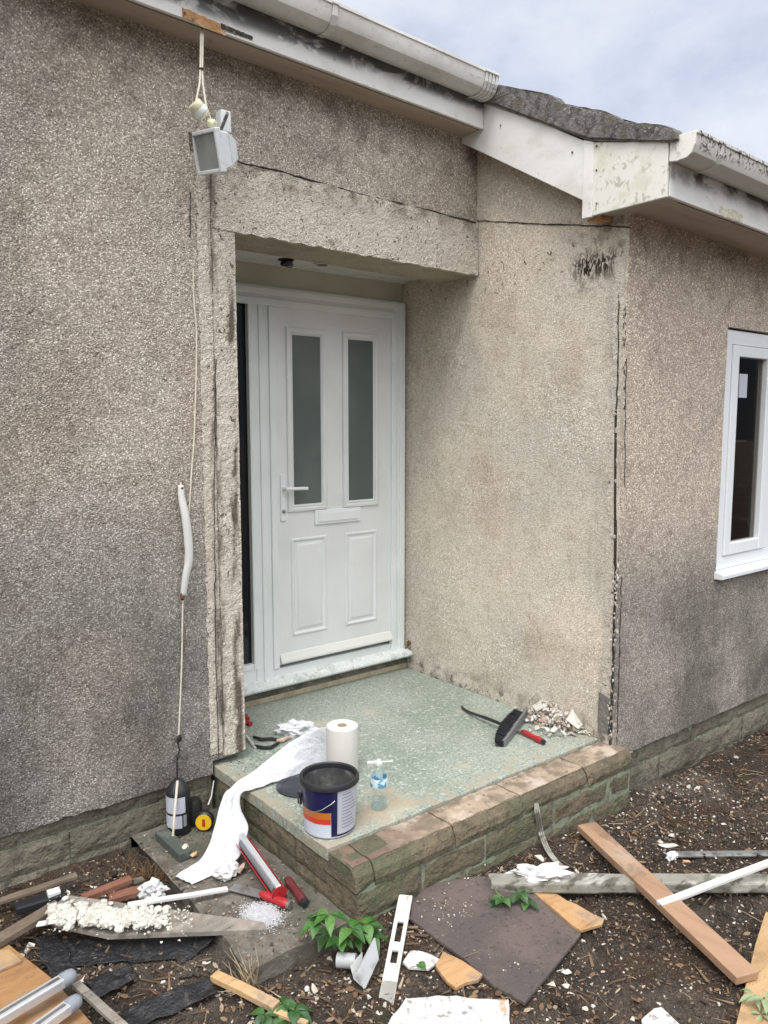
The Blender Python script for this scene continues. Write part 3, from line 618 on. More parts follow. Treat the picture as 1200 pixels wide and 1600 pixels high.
q = MB(); q.tube([c+Vector((.03*math.cos(a)+.02, .01, -.012-.022*math.sin(a))) for a in lin(0, 3.14, 10)], .0022, 6); q.build('wire', 'black_rubber', t, smooth=True)

# door frame and door
F = MB(); yf = YD-.035
def ring(q, x0, x1, z0, z1, wl, wr, wb, wt, y0, y1):
    q.box(x0, x0+wl, y0, y1, z0, z1); q.box(x1-wr, x1, y0, y1, z0, z1)
    if wb: q.box(x0+wl, x1-wr, y0+.0005, y1, z0, z0+wb)
    if wt: q.box(x0+wl, x1-wr, y0+.0005, y1, z1-wt, z1)
F.box(3.055, 3.150, yf, YD+.05, .42, 2.565)            # right jamb
F.box(1.62, 3.055, yf+.001, YD+.05, 2.485, 2.565)      # head
F.box(2.085, 2.205, yf, YD+.05, .42, 2.485)            # mullion
F.box(1.62, 1.72, yf, YD+.05, .42, 2.485)
F.box(1.72, 2.085, yf+.001, YD+.05, .42, .515)
F.box(2.205, 3.055, yf+.004, YD+.05, .42, .475)
fr = F.build('door_frame', 'door_frame_paint', H, bevel=.006, seg=3)
q = MB(); q.box(3.035, 3.075, yf-.012, yf+.02, .43, 2.50); q.box(3.10, 3.140, yf-.010, yf+.02, .43, 2.555); q.box(1.75, 3.035, yf-.012, yf+.02, 2.462, 2.50); q.box(1.65, 3.10, yf-.010, yf+.02, 2.52, 2.553)
q.box(2.190, 2.228, yf-.012, yf+.02, .48, 2.461); q.box(2.130, 2.150, yf-.008, yf+.02, .43, 2.47); q.build('frame_moulding', 'door_frame_paint', fr, bevel=.005, seg=3)
q = MB(); ring(q, 1.705, 2.098, .50, 2.50, .035, .028, .035, .03, yf-.006, yf+.03); q.build('sidelight_bead', 'door_frame_paint', fr, bevel=.005)
MB().box(1.70, 2.10, YD-.005, YD+.01, .50, 2.50).build('sidelight_glass', 'dark_glass', fr)
q = MB(); q.prism([(1.64, 3.735, .437), (1.64, 3.655, .416), (1.64, 3.652, .398), (1.64, 3.665, .385), (1.64, 3.80, .380)], (1.520, 0, 0)); q.build('door_sill', 'sill_dusty', fr, bevel=.003)
D = MB().box(2.222, 3.038, YD-.030, YD+.015, .492, 2.466).build('door', 'door_skin', H, bevel=.003)
yd = YD-.030
def tri_ring(q, x0, x1, z0, z1, w, y, prof):
    """picture-frame moulding: prof = [(inset 0..w, height)]"""
    k = len(q.v); n = len(prof)
    for (s_, h) in prof: q.v += [Vector((x0+s_, y-h, z0+s_)), Vector((x1-s_, y-h, z0+s_)), Vector((x1-s_, y-h, z1-s_)), Vector((x0+s_, y-h, z1-s_))]
    for i in range(n-1):
        for j in range(4): a = k+i*4+j; c_ = k+i*4+(j+1) % 4; q.f.append((a, c_, c_+4, a+4))
PG = [(0, .001), (.004, .012), (.018, .016), (.026, .012), (.032, .016), (.042, .004)]
for (x0, x1) in ((2.300, 2.565), (2.676, 2.938)):
    q = MB(); tri_ring(q, x0, x1, 1.352, 2.362, .042, yd, PG); q.build('glazing_frame', 'door_skin', D, smooth=True, angle=25)
    MB().box(x0+.036, x1-.036, yd-.005, yd+.01, 1.388, 2.326).build('glass_pane', 'frosted', D)
PP = [(0, .0008), (.006, .007), (.014, .0075), (.022, .0008), (.034, .0008), (.046, .008), (.050, .0085)]
for (x0, x1) in ((2.318, 2.560), (2.690, 2.928)):
    q = MB(); tri_ring(q, x0, x1, .645, 1.205, .05, yd, PP)
    k = len(q.v)-4; q.f.append((k, k+1, k+2, k+3)); q.build('moulded_panel', 'door_skin', D, smooth=True, angle=25)
q = MB(); q.box(2.475, 2.800, yd-.012, yd+.004, 1.268, 1.352); lp = q.build('letter_plate', 'upvc', D, bevel=.004)
MB().box(2.497, 2.778, yd-.018, yd-.010, 1.284, 1.337).build('letter_flap', 'upvc', D, bevel=.003)
q = MB(); q.box(2.253, 2.287, yd-.010, yd+.004, 1.305, 1.565); hp = q.build('handle_plate', 'upvc', D, bevel=.005, seg=3)
q = MB(); q.tube([(2.270, yd-.005, 1.487), (2.270, yd-.050, 1.487)], .010, 12); q.tube([(2.262, yd-.050, 1.487), (2.30, yd-.056, 1.487), (2.355, yd-.056, 1.486), (2.40, yd-.050, 1.484)], .0095, 12)
q.build('handle', 'upvc', D, smooth=True)
MB().lathe([(.011, 0), (.011, .006), (0, .006)], (2.270, yd-.010, 1.36), axis=(0, -1, 0), seg=16).build('keyhole', 'steel', D)
q = MB(); q.prism([(2.232, yd-.002, .560), (2.232, yd-.012, .555), (2.232, yd-.030, .520), (2.232, yd-.032, .508), (2.232, yd-.002, .508)], (.80, 0, 0)); q.build('weather_bar', 'cream_trim', D, bevel=.002)
q = MB()
for i in range(22): p = Vector((3.146+rnd.uniform(-.012, .012), 3.69+rnd.uniform(-.02, .01), rnd.choice((.445, .46, .475, .35))+rnd.uniform(-.015, .015))); q.hull(p, (.010, .008, .010), rnd, 9)
tag(q.build('moss_crumbs', 'dead_weed', H), kind='stuff')

# window
W = MB(); y0 = YB+.012
ring(W, 4.079, 5.39, 1.04, 2.340, .075, .075, .07, .075, y0, y0+.07); W.box(4.621, 4.69, y0, y0+.07, 1.11, 2.265)
wf = W.build('window', 'upvc', H, bevel=.004, seg=3)
q = MB(); ring(q, 4.158, 4.618, 1.113, 2.262, .068, .068, .068, .06, y0-.008, y0+.05); q.build('sash', 'upvc', wf, bevel=.006, seg=3)
q = MB(); ring(q, 4.693, 5.31, 1.113, 2.262, .03, .03, .03, .03, y0+.012, y0+.05); q.build('sash', 'upvc', wf, bevel=.004)
MB().box(4.222, 4.554, y0+.022, y0+.028, 1.178, 2.205).build('glass', 'window_glass', wf)
MB().box(4.70, 5.285, y0+.022, y0+.028, 1.14, 2.235).build('glass', 'window_glass', wf)
q = MB(); q.prism([(4.06, y0+.06, 1.045), (4.06, y0-.050, 1.030), (4.06, y0-.062, 1.022), (4.06, y0-.062, 1.000), (4.06, y0-.050, .996), (4.06, y0+.06, .996)], (1.36, 0, 0)); q.build('window_sill', 'upvc', wf, bevel=.003)
MB().box(4.285, 4.375, y0+.0195, y0+.0215, 1.985, 2.115).build('sticker', 'label_white', wf)
q = MB(); q.box(4.236, 4.30, y0+.10, y0+.115, 1.68, 1.695); q.box(4.236, 4.56, y0+.10, y0+.112, 1.735, 1.747); q.box(4.40, 4.408, y0+.12, y0+.13, 1.1, 2.25); q.box(4.46, 4.475, y0+.12, y0+.13, 1.1, 2.25); q.box(4.385, 4.397, y0+.09, y0+.10, 1.60, 1.75)
q.build('rail_reflection_lines', 'brush_back', wf)  # thin uprights imitate grey reflections in the glass, crosspieces are rails
q = MB(); q.v = [Vector(p) for p in ((4.0, YB+.21, .9), (5.5, YB+.21, .9), (5.5, 3.6, .9), (4.0, 3.6, .9), (4.0, YB+.21, 2.5), (5.5, YB+.21, 2.5), (5.5, 3.6, 2.5), (4.0, 3.6, 2.5))]
q.f = [(0, 1, 2, 3), (4, 5, 6, 7), (3, 2, 6, 7), (0, 3, 7, 4), (1, 2, 6, 5)]; q.build('room', 'room_dark', wf)
q = MB(); q.grid(lambda u, v: (4.35+.8*u, 2.75+.03*math.sin(u*50), .95+1.5*v), 80, 2); q.build('curtain', 'curtain', wf, smooth=True)

# eaves over the left wall: they fall slightly towards the right
def tilt(k, x0=3.1): return lambda p: (p.x, p.y, p.z+k*(x0-p.x))
LT = tilt(.028)
YF = 2.985
def sheetx(q, x0, x1, prof, n=40, amp=.0):
    """long moulding: profile in (y, z), run along x, gently uneven"""
    m = len(prof); k = len(q.v)
    for i in range(n+1):
        x = x0+(x1-x0)*i/n
        for (y, z) in prof: q.v.append(Vector((x, y+amp*mn.noise(Vector((x*2, z, 1))), z+amp*mn.noise(Vector((x*2, z, 7))))))
    for i in range(n):
        for j in range(m):
            a = k+i*m+j; b_ = k+i*m+(j+1) % m; q.f.append((a, b_, b_+m, a+m))
    q.f.append(tuple(range(k, k+m))[::-1]); q.f.append(tuple(range(k+n*m, k+(n+1)*m))); return q
def eave(x0, x1, yfa, yw, zb, hf, T, gmat, gy, gz0, gz1, n):
    sheetx(MB(), x0, x1, [(yfa+.034, zb+.004), (yw+.03, zb+.004), (yw+.03, zb+.022), (yfa+.034, zb+.022)], n, .003).warp(T).build('soffit', 'soffit_board', H)
    sheetx(MB(), x0, x1, [(yfa+.0185, zb+.014), (yfa+.036, zb+.014), (yfa+.036, zb+.05), (yfa+.0185, zb+.05)], n).warp(T).build('soffit_gap', 'grime', H)
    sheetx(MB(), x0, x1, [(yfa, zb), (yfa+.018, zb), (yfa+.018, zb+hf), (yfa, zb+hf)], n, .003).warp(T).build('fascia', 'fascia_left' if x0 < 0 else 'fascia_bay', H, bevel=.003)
LZ = 3.338
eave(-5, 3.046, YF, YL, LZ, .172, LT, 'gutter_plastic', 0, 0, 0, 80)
def gprof(yb, zt, g=0.):
    return [(yb, zt+.006), (yb, zt-.088-g), (yb-.035, zt-.094-g), (yb-.080, zt-.090-g), (yb-.100, zt-.076-g), (yb-.111-g, zt-.050), (yb-.115-g, zt-.012), (yb-.121-g, zt-.008), (yb-.121-g, zt+.004)]
def gutter(x0, x1, yb, zt, wd, dp, T, m, n, th=.004):
    P = gprof(yb, zt)
    Q = [(yb-.112, zt+.004), (yb-.109, zt-.048), (yb-.097, zt-.071), (yb-.079, zt-.084), (yb-.035, zt-.088), (yb-.005, zt-.083), (yb-.005, zt+.006)]
    return sheetx(MB(), x0, x1, P+Q, n, .003).warp(T).build('gutter', m, H, smooth=True, angle=30)
def collar(x, yb, zt, wd, dp, T, m, par, w=.03, ribs=1, grow=.006):
    for r_ in range(ribs):
        sheetx(MB(), x+r_*w*1.15, x+r_*w*1.15+w, gprof(yb, zt, grow)[1:]+[(y, z) for (y, z) in gprof(yb, zt, .0006)[1:]][::-1], 1).warp(T).build('gutter_bracket', m, par, bevel=.0015)
GT = tilt(.032)
gl = gutter(-5, 3.02, YF-.003, 3.553, .105, .055, GT, 'gutter_plastic', 80)
collar(2.93, YF-.003, 3.553, .105, .055, GT, 'gutter_plastic', gl, .020, 4, .006); collar(2.02, YF-.003, 3.553, .105, .055, GT, 'gutter_plastic', gl, .03)
collar(.9, YF-.003, 3.553, .105, .055, GT, 'gutter_plastic', gl, .03)
# rotten patch on the lower edge of the fascia
q = MB(); A = lin(0, 1, 22); px = [(285+x*75, 12+x*28) for x in A]
q.cells(A, lin(0, 1, 5), lambda x, y: True, .004, lambda x, y, c: onY(285+x*68, 11+x*30+y*(17-4*abs(x-.5))+2.5*mn.noise(Vector((x*9, y*3, 0))), YF-.004+c+.003*mn.noise(Vector((x*20, y*6, 4)))))
q.build('rotten_wood', 'rotten', H)
q = MB(); q.cells(A, lin(0, 1, 4), lambda x, y: True, .004, lambda x, y, c: onY(345+x*50, 36+x*21+y*(8-3*x)+2*mn.noise(Vector((x*12, y*3, 8))), YF-.005+c))
q.build('rotten_wood', 'rotten_dark', H)

# projecting room's eaves
BT = tilt(-.030*-1, 3.2)
eave(3.068, 10, 1.925, YB, 2.782, .155, BT, 'gutter_grimy', 0, 0, 0, 60)
gr = gutter(3.062, 10, 1.922, 3.010, .105, .055, tilt(.03, 3.2), 'gutter_grimy', 60)
MB().prism([(3.050, y, z) for y, z in gprof(1.922, 3.010, .002)], (.014, 0, 0)).build('gutter_stop_end', 'box_end_paint', H, bevel=.003)
collar(3.24, 1.922, 3.010, .105, .055, tilt(.03, 3.2), 'gutter_grimy', gr, .03)
bx = 3.048
q = MB(); q.prism([(bx, 2.335, 2.845), (bx, 2.335, 3.105), (bx, 2.60, 3.262), (bx, 2.975, 3.462), (bx, 3.20, 3.55), (bx, 3.20, 3.345)], (.016, 0, 0)); q.build('bargeboard', 'fascia_paint', H, bevel=.003)
MB().prism([(bx-.003, 1.925, 2.780), (bx-.003, 1.925, 3.000), (bx-.003, 2.298, 3.095), (bx-.003, 2.298, 2.776)], (.016, 0, 0)).build('box_end', 'box_end_paint', H, bevel=.003)
MB().prism([(bx-.007, 2.296, 2.772), (bx-.007, 2.296, 3.095), (bx-.007, 2.350, 3.118), (bx-.007, 2.350, 2.774)], (.018, 0, 0)).build('cover_strip', 'fascia_paint', H, bevel=.002)
q = MB(); q.box(bx+.010, XS+.01, 1.945, 2.345, 2.786, 2.80); q.prism([(bx+.012, 2.345, 2.86), (bx+.012, 3.16, 3.335), (bx+.012, 3.16, 3.35), (bx+.012, 2.345, 2.875)], (.12, 0, 0)); q.build('verge_soffit', 'soffit_board', H)
q = MB(); q.box(3.08, XS+.01, 2.28, 2.35, 2.765, 2.785); q.build('wedge', 'rotten', H)
q = MB(); q.grid(lambda u, v: onY(1126+34*u+2*math.sin(v*9), 322+12*u+14*v+2*math.sin(u*8), 1.9225), 6, 4); q.build('stain', 'yellow_stain', H, solid=.001)
for (px, py) in ((636, 226), (894, 238), (932, 228), (932, 266), (932, 318), (782, 196)):
    MB().lathe([(.005, 0), (.004, .0025), (0, .003)], onX(px, py, bx-.004 if px != 932 else bx-.008), axis=(-1, 0, 0), seg=10).build('nail', 'rust', H)
# roof
def roof(x0, x1, y0, z0, y1, k, name, mnose=True, gauge=.332, step=.05):
    q = MB(); nC = int((y1-y0)/gauge)+1; n = int((x1-x0)/step)
    for c_ in range(nC):
        ya = y0+c_*gauge; yb_ = ya+gauge+.05; za = z0+k*(ya-y0)+.045; zb_ = z0+k*(ya-y0)+k*(yb_-ya)+.010
        def mp(x, s_, c):
            h = .022*max(0, math.cos((x-x0)*2*math.pi/.30))**.6; y = ya+(yb_-ya)*s_; z = za+(zb_-za)*s_
            return Vector((x+(0.006*mn.noise(Vector((c_, y*30, 0))) if x < x0+.01 else 0), y, z+h-c-.010*(max(0, 1-s_*12))*(1 if c == 0 else 0)))+nv((x, y, z), 25, .004)
        q.cells(lin(x0, x1, n), [0, .04, .12, .3, .6, 1], lambda a, b_: True, .045, mp)
    return q.build(name, 'roof_tile', H, smooth=True, angle=45)
roof(3.07, 9.5, 1.87, 2.953, 6.2, .487, 'roof_tiles')
roof(-5, 3.04, 3.005, 3.475, 6.2, .487, 'roof_tiles', step=.1)
vt = []
for (ya, za, yb_, zb_) in ((1.882, 3.030, 2.178, 3.150), (2.174, 3.168, 2.514, 3.329), (2.508, 3.345, 2.90, 3.528)):
    vt += [(ya-.004, za-.035), (ya, za-.006), (ya+.016, za+.012), (ya+.05, za+.032)]+[(ya+.05+(yb_-ya-.05)*i/8, za+.032+(zb_-za-.032)*i/8) for i in range(1, 9)]
vb = [(3.0, 3.47), (2.919, 3.445), (2.593, 3.267), (2.313, 3.114), (1.956, 3.008), (1.89, 2.99)]
vb2 = []
for (a_, b_) in zip(vb, vb[1:]):
    n_ = 8; vb2 += [(a_[0]+(b_[0]-a_[0])*i/n_, a_[1]+(b_[1]-a_[1])*i/n_) for i in range(n_)]
PV = [Vector((3.024, y, z)) for y, z in vt+[(3.0, 3.56)]+vb2]
PV = [p+Vector((0, mn.noise(p*30)*.004, mn.noise(p*30+Vector((7, 0, 0)))*.004)) for p in PV]
q = MB(); n_ = len(PV); LX = [0, .008, .03, .07]
for li, dx in enumerate(LX): q.v += [p+Vector((dx+(.004*mn.noise(p*25) if li < 2 else 0), 0, 0)) for p in PV]
q.f = [tuple(range(n_))[::-1], tuple(range(3*n_, 4*n_))]+[(l*n_+i, l*n_+(i+1) % n_, (l+1)*n_+(i+1) % n_, (l+1)*n_+i) for l in range(3) for i in range(n_)]
q.build('verge_tiles', 'roof_tile', H, bevel=.004)
q = MB(); q.tube([Vector((bx-.003, y, z))+nv((1, y, z), 30, .006) for (y, z) in [(1.90+.05*i, 2.998+.05*i*(.27 if i < 8 else .0)+(0 if i < 8 else .108+.54*.05*(i-8))) for i in range(24)]], .007, 7); q.build('verge_mortar', 'roof_mortar', H)

# ------------------------------------------------------------------ low concrete slab beside the step
q = MB(); q.cells(lin(1.13, 1.545, 24), lin(2.105, 3.155, 50), lambda x, y: True, .16, lambda x, y, c: Vector((x+(.018*mn.noise(Vector((1, y*5, 0)))-.05*(y-2.1)*-1 if x < 1.14 else 0), y+(.010*mn.noise(Vector((x*9, 4, 0))) if y < 2.11 else 0), .10-c+(.006*mn.fractal(Vector((x*9, y*9, 0)), 1, 2, 4) if c == 0 else 0))))
tag(q.build('concrete_slab', 'concrete', bevel=.006), 'low grey concrete slab between the left wall and the door step', 'slab')

# ------------------------------------------------------------------ things on the step
# paint tub
p = G(515, 1292, .301)
T = empty('paint_tub', p, 'open navy and white paint tub with orange and red band on the step corner', 'paint tub')
def RZ(z): return .097+.011*z/.215
MB().lathe([(0, .002), (.092, .002), (.097, .008), (.106, .196), (.102, .196), (.093, .012), (0, .010)], p, seg=48, cap=False).build('body', 'tub_white', T, smooth=True)
MB().lathe([(.1012, .196), (.0922, .0132), (0, .0112)], p, seg=48, cap=False).build('inside', 'tub_inside', T, smooth=True)
MB().lathe([(.101, .192), (.110, .190), (.115, .194), (.1155, .206), (.112, .214), (.106, .216), (.101, .212), (.100, .200)], p, seg=48, closed=True).build('rim', 'tub_rim', T, smooth=True)
def wrap(name, m, a0, a1, z0, z1, h=.0008, ctr=None, par=None, rz=RZ):
    c_ = ctr or p
    return MB().lathe([(rz(z0)+h, z0), (rz(z1)+h, z1), (rz(z1)+h-.0006, z1), (rz(z0)+h-.0006, z0)], c_, a0, a1, max(4, int(abs(a1-a0)/6)), closed=True).build(name, m, par or T, smooth=True)
wrap('label', 'navy', 120, 252, .108, .190)
wrap('label', 'orange', 158, 238, .082, .107, .0012); wrap('label', 'signal_red', 156, 238, .062, .0835, .001)
wrap('label', 'navy', 239, 252, .012, .108, .001)
wrap('label', 'navy', 252, 340, .012, .020, .001)
lb = wrap('label', 'label_white', 254, 338, .020, .190, .0012)
for i in range(11):
    z = .172-.013*i; wrap('text_line', 'ink', 262, 286+(i*37 % 17)*1.3, z, z+.0022, .0018, par=lb)
cv = Vector((math.cos(R(150)), math.sin(R(150)), 0))
q = MB(); hp = [(143, .150, .112), (150, .128, .116), (170, .110, .120), (200, .108, .119), (222, .128, .118), (240, .150, .114), (246, .158, .110)]
q.tube([p+Vector((r_*math.cos(R(a)), r_*math.sin(R(a)), z)) for a, z, r_ in hp], .0017, 6); q.build('handle', 'steel', T, smooth=True)
q = MB(); c_ = p+Vector((.113*math.cos(R(150)), .113*math.sin(R(150)), .125)); q.obox(c_, (.012, 0, 0), (0, .02, 0), (0, 0, .045)); q.build('lug', 'dark_plastic', T, bevel=.004)
# lid
p2 = G(470, 1229, .302)
MB().lathe([(0, .006), (.080, .006), (.084, .010), (.098, .010), (.104, .006), (.104, .001), (0, .0)], p2, seg=40).build('tub_lid', 'lid_grey', smooth=True, origin=p2)
tag(bpy.data.objects['tub_lid'], 'round dark grey tub lid lying flat behind the paint tub', 'lid')
# paper roll and its sheet
p3 = G(535, 1208, .301)
T = empty('paper_roll', p3, 'white roll of paper towel standing on the step with its sheet pulled over the edge', 'paper roll')
MB().lathe([(.022, .0), (.068, .0), (.070, .003), (.070, .219), (.066, .223), (.022, .221), (.021, .21), (.0205, .01)], p3, seg=48, closed=True).build('roll', 'paper_roll', T, smooth=True)
MB().lathe([(.0195, .0), (.0215, .0), (.0215, .222), (.0195, .222)], p3, seg=24, closed=True).build('core', 'cardboard', T, smooth=True)
up_ = [(514, 1136, .512), (495, 1139, .500), (472, 1149, .470), (450, 1163, .435), (425, 1182, .395), (400, 1202, .360), (372, 1222, .335), (352, 1240, .322), (343, 1262, .285), (336, 1290, .235), (326, 1322, .175), (312, 1344, .130), (292, 1357, .115), (274, 1370, .110)]
lo_ = [(514, 1204, .304), (500, 1203, .304), (482, 1206, .306), (462, 1212, .308), (440, 1219, .309), (420, 1226, .309), (400, 1233, .309), (378, 1240, .308), (376, 1262, .262), (388, 1293, .205), (380, 1320, .165), (372, 1342, .125), (345, 1362, .112), (300, 1382, .106)]
U_ = [G(*a) for a in up_]; L_ = [G(*a) for a in lo_]
U_[0] = p3+Vector((.0705*math.cos(R(150)), .0705*math.sin(R(150)), .218)); L_[0] = p3+Vector((.0705*math.cos(R(150)), .0705*math.sin(R(150)), .004))
def cr_(P, t):
    n = len(P)-1; s_ = min(n-1e-6, t*n); i = int(s_); f = s_-i
    a, b_, c_, d = P[max(0, i-1)], P[i], P[i+1], P[min(n, i+2)]
    return .5*((2*b_)+(-a+c_)*f+(2*a-5*b_+4*c_-d)*f*f+(-a+3*b_-3*c_+d)*f**3)
def sheet(u, v):
    a, b_ = cr_(U_, u), cr_(L_, u); q_ = a.lerp(b_, v)
    fold = math.sin(v*math.pi)*(.009*math.sin(v*9+u*6)*min(1, u*4))
    cr2 = (.009*mn.noise(Vector((u*12, v*3, 1)))+.002*mn.noise(Vector((u*40, v*9, 2))))*min(1, u*6)
    q_ = q_+Vector((-.35, -.5, .8))*abs(fold)*.6+Vector((0, 0, 1))*abs(cr2)
    return q_
MB().grid(sheet, 90, 26).build('loose_sheet', 'paper', T, smooth='all', solid=.0006)
# crumpled tissue behind
def crumple(name, c_, size, seed, m, label, cat, sub=4, amp=.55, rot=0., group=None, fr=2.6):
    q = MB(); q.blob(c_, size, amp, fr, sub, seed, rot); zmin = c_[2]-size[2]*.7
    q.warp(lambda v: (v.x, v.y, max(v.z, zmin))); return tag(q.build(name, m, smooth=True, angle=28), label, cat, group)
c_ = G(462, 1146, .30); crumple('crumpled_tissue', (c_.x, c_.y, .325), (.085, .055, .035), 3, 'paper', 'crumpled white tissue behind the sheet of the paper roll', 'tissue', rot=-.6)
# bottle
p4 = G(592, 1262, .301)
T = empty('water_bottle', p4, 'small clear plastic bottle with blue label and white cap lever on the step', 'bottle')
MB().lathe([(.0, .001), (.030, .001), (.034, .008), (.034, .030), (.029, .048), (.024, .062), (.027, .076), (.034, .092), (.036, .115), (.034, .140), (.022, .162), (.012, .174), (.012, .182)], p4, seg=28).build('bottle_body', 'clear_plastic', T, smooth=True)
MB().lathe([(.0352, .096), (.0370, .115), (.0356, .132), (.0350, .132), (.0362, .115), (.0345, .096)], p4, seg=28, closed=True).build('label', 'label_blue', T, smooth=True)
MB().lathe([(.0, .018), (.030, .018), (.030, .003), (0, .003)], p4, seg=24).build('water', 'clear_plastic', T)
q = MB(); q.lathe([(.0, .205), (.008, .204), (.011, .196), (.014, .190), (.014, .180), (0, .180)], p4, seg=16)
r0 = RT.copy(); q.bar(p4+r0*-.048+Vector((0, 0, .189)), p4+Vector((0, 0, .193)), .014, .010); q.bar(p4+Vector((0, 0, .193)), p4+r0*.058+Vector((0, 0, .196)), .007, .005); q.build('cap_lever', 'white_plastic', T, bevel=.002)
# hand brush + scraper
c_ = G(796, 1146, .33)
T = empty('hand_brush', G(795, 1160, .301), 'black bristled hand brush with thin curved handle near the side wall', 'brush')
ba, bb = G(787, 1162, .318), G(822, 1112, .345)
d_ = (bb-ba).normalized(); sd = d_.cross(Vector((0, 0, 1))).normalized()
q = MB(); q.bar(ba, bb, .020, .042, up=(0, 0, 1)); q.build('brush_block', 'brush_back', T, bevel=.004)
q = MB(); r5 = random.Random(4); lf = -RT*.8+Vector((0, 0, .25))
for i in range(1500):
    u = r5.random(); s0 = ba.lerp(bb, u*.86)+Vector((0, 0, r5.uniform(-.016, .02)))
    L_n = (.046+.018*math.sin(u*3.1))*r5.uniform(.9, 1.04); s1 = s0+(lf+Vector((r5.uniform(-.12, .12), r5.uniform(-.12, .12), r5.uniform(-.1, .2)))).normalized()*L_n
    s1.z = max(s1.z, .304); q.tube([s0, s0.lerp(s1, .5), s1], .0026, 3, [1, .9, .5])
q.build('bristles', 'bristle', T)
q = MB(); hpts = [G(785, 1132, .335), G(765, 1124, .335), G(748, 1118, .325), G(734, 1113, .315), G(725, 1108, .310), G(721, 1103, .312)]
q.tube([cr_(hpts, i/16) for i in range(17)], .0075, 8, [1.2]*6+[1]*8+[.9, .8, .5]); q.build('handle', 'dark_plastic', T, smooth=True)
def handled(name, a, b_, r_, m, label, cat, blade=None, capm='dark_plastic', bm='steel', flat=.7):
    T = empty(name, a.lerp(b_, .5)-Vector((0, 0, r_)), label, cat)
    d = (b_-a); n = 10; q = MB(); q.tube([a+d*(i/n) for i in range(n+1)], r_, 10, [.75, .95, 1, .95, .88, .86, .9, 1, 1.05, 1, .8]); q.build('handle', m, T, smooth=True)
    if capm: q = MB(); q.tube([b_-d*.06, b_+d*.04, b_+d*.06], r_*.9, 10, [1, 1, .6]); q.build('end_cap', capm, T, smooth=True)
    if blade is not None: q = MB(); q.bar(a+d*.05, blade, r_*2.4*flat, .003, seg=1); q.build('blade', bm, T)
    return T
handled('scraper', G(816, 1143, .318), G(849, 1159, .316), .014, 'tool_red', 'red handled scraper with black end lying beside the hand brush', 'scraper', G(792, 1134, .312))
# rubble
q = MB(); r3 = random.Random(11)
for i in range(800):
    a = r3.gauss(0, .5); b_ = r3.gauss(0, .42); cx, cy = 873+a*48, 1128+b_*26; p = G(cx, cy, .30)
    if p.x > XS-.012: p.x = XS-.012-r3.random()*.02
    h = .085*max(0, 1-(a*a+b_*b_)*.8)*r3.random(); s_ = .004+.026*r3.random()**1.6; q.hull((p.x, p.y, .302+s_*.4+h), (s_, s_*.8, s_*.5), r3, 8, Matrix.Rotation(r3.uniform(0, 6), 3, Vector((r3.random(), r3.random(), r3.random())).normalized()))
tag(q.build('rubble_pile', 'chips'), 'heap of broken plaster crumbs on the step against the side wall', 'rubble', kind='stuff')
def shard(name, pts, t, m, label, cat, parent=None, bevel=.0, tilt_=None, group=None):
    q = MB(); n = Vector((0, 0, 1))
    P = [Vector(p_) for p_ in pts]
    nn = (P[1]-P[0]).cross(P[2]-P[0]).normalized()
    if nn.z < 0: nn = -nn
    q.prism(P, nn*t); o = q.build(name, m, parent, bevel=bevel)
    return tag(o, label, cat, group) if parent is None else o
shard('plaster_shard', [G(834, 1107, .36), G(853, 1085, .40), G(856, 1104, .385), G(838, 1112, .355)], .006, 'plaster', 'pointed white plaster shard standing up at the left of the rubble heap', 'plaster shard')
shard('plaster_shard', [G(884, 1125, .36), G(893, 1108, .40), G(918, 1105, .385), G(914, 1128, .345), G(902, 1139, .33)], .006, 'plaster', 'broad white plaster shard at the right of the rubble heap', 'plaster shard')
shard('plaster_shard', [G(858, 1103, .385), G(884, 1101, .385), G(884, 1112, .36), G(862, 1112, .36)], .010, 'plaster', 'blunt white plaster lump on top of the rubble heap', 'plaster shard')
q = MB(); q.tube([G(903, 1145, .31), G(915, 1142, .315), G(922, 1150, .306)], .004, 6); tag(q.build('cable_tie', 'cable_white'), 'bent cream sliver of sealant beside the rubble heap', 'sealant')
# pliers, red clip at the left jamb
T = empty('pliers', G(415, 1160, .301), 'pliers with two dark handles lying by the left door jamb', 'pliers')
q = MB(); q.tube([G(396, 1151, .310), G(408, 1155, .312), (G(424, 1154, .312)), G(437, 1156, .312)], .0085, 8, [.7, 1, 1, .7]); q.build('grip', 'black_rubber', T, smooth=True)
q = MB(); q.tube([G(398, 1165, .310), G(410, 1168, .312), G(422, 1168, .312), G(436, 1160, .312)], .0085, 8, [.7, 1, 1, .7]); q.build('grip', 'black_rubber', T, smooth=True)
q = MB(); q.tube([G(432, 1158, .312), G(442, 1156, .314), G(454, 1151, .314)], .010, 8, [1, 1.2, .5]); q.build('jaws', 'pinkish', T, smooth=True)
q = MB(); q.tube([G(384, 1118, .320), G(387, 1124, .318)], .011, 8); q.tube([G(384, 1129, .312), G(392, 1131, .314)], .012, 8); tag(q.build('plastic_clip', 'tool_red', smooth=True), 'small red plastic wall plugs lying at the foot of the left door jamb', 'wall plugs')
q = MB(); q.tube([G(385, 1150, .312), G(391, 1158, .312), G(399, 1168, .306)], .006, 7); tag(q.build('white_plug', 'white_plastic', smooth=True), 'short white plastic plug between the left jamb and the pliers', 'plug')

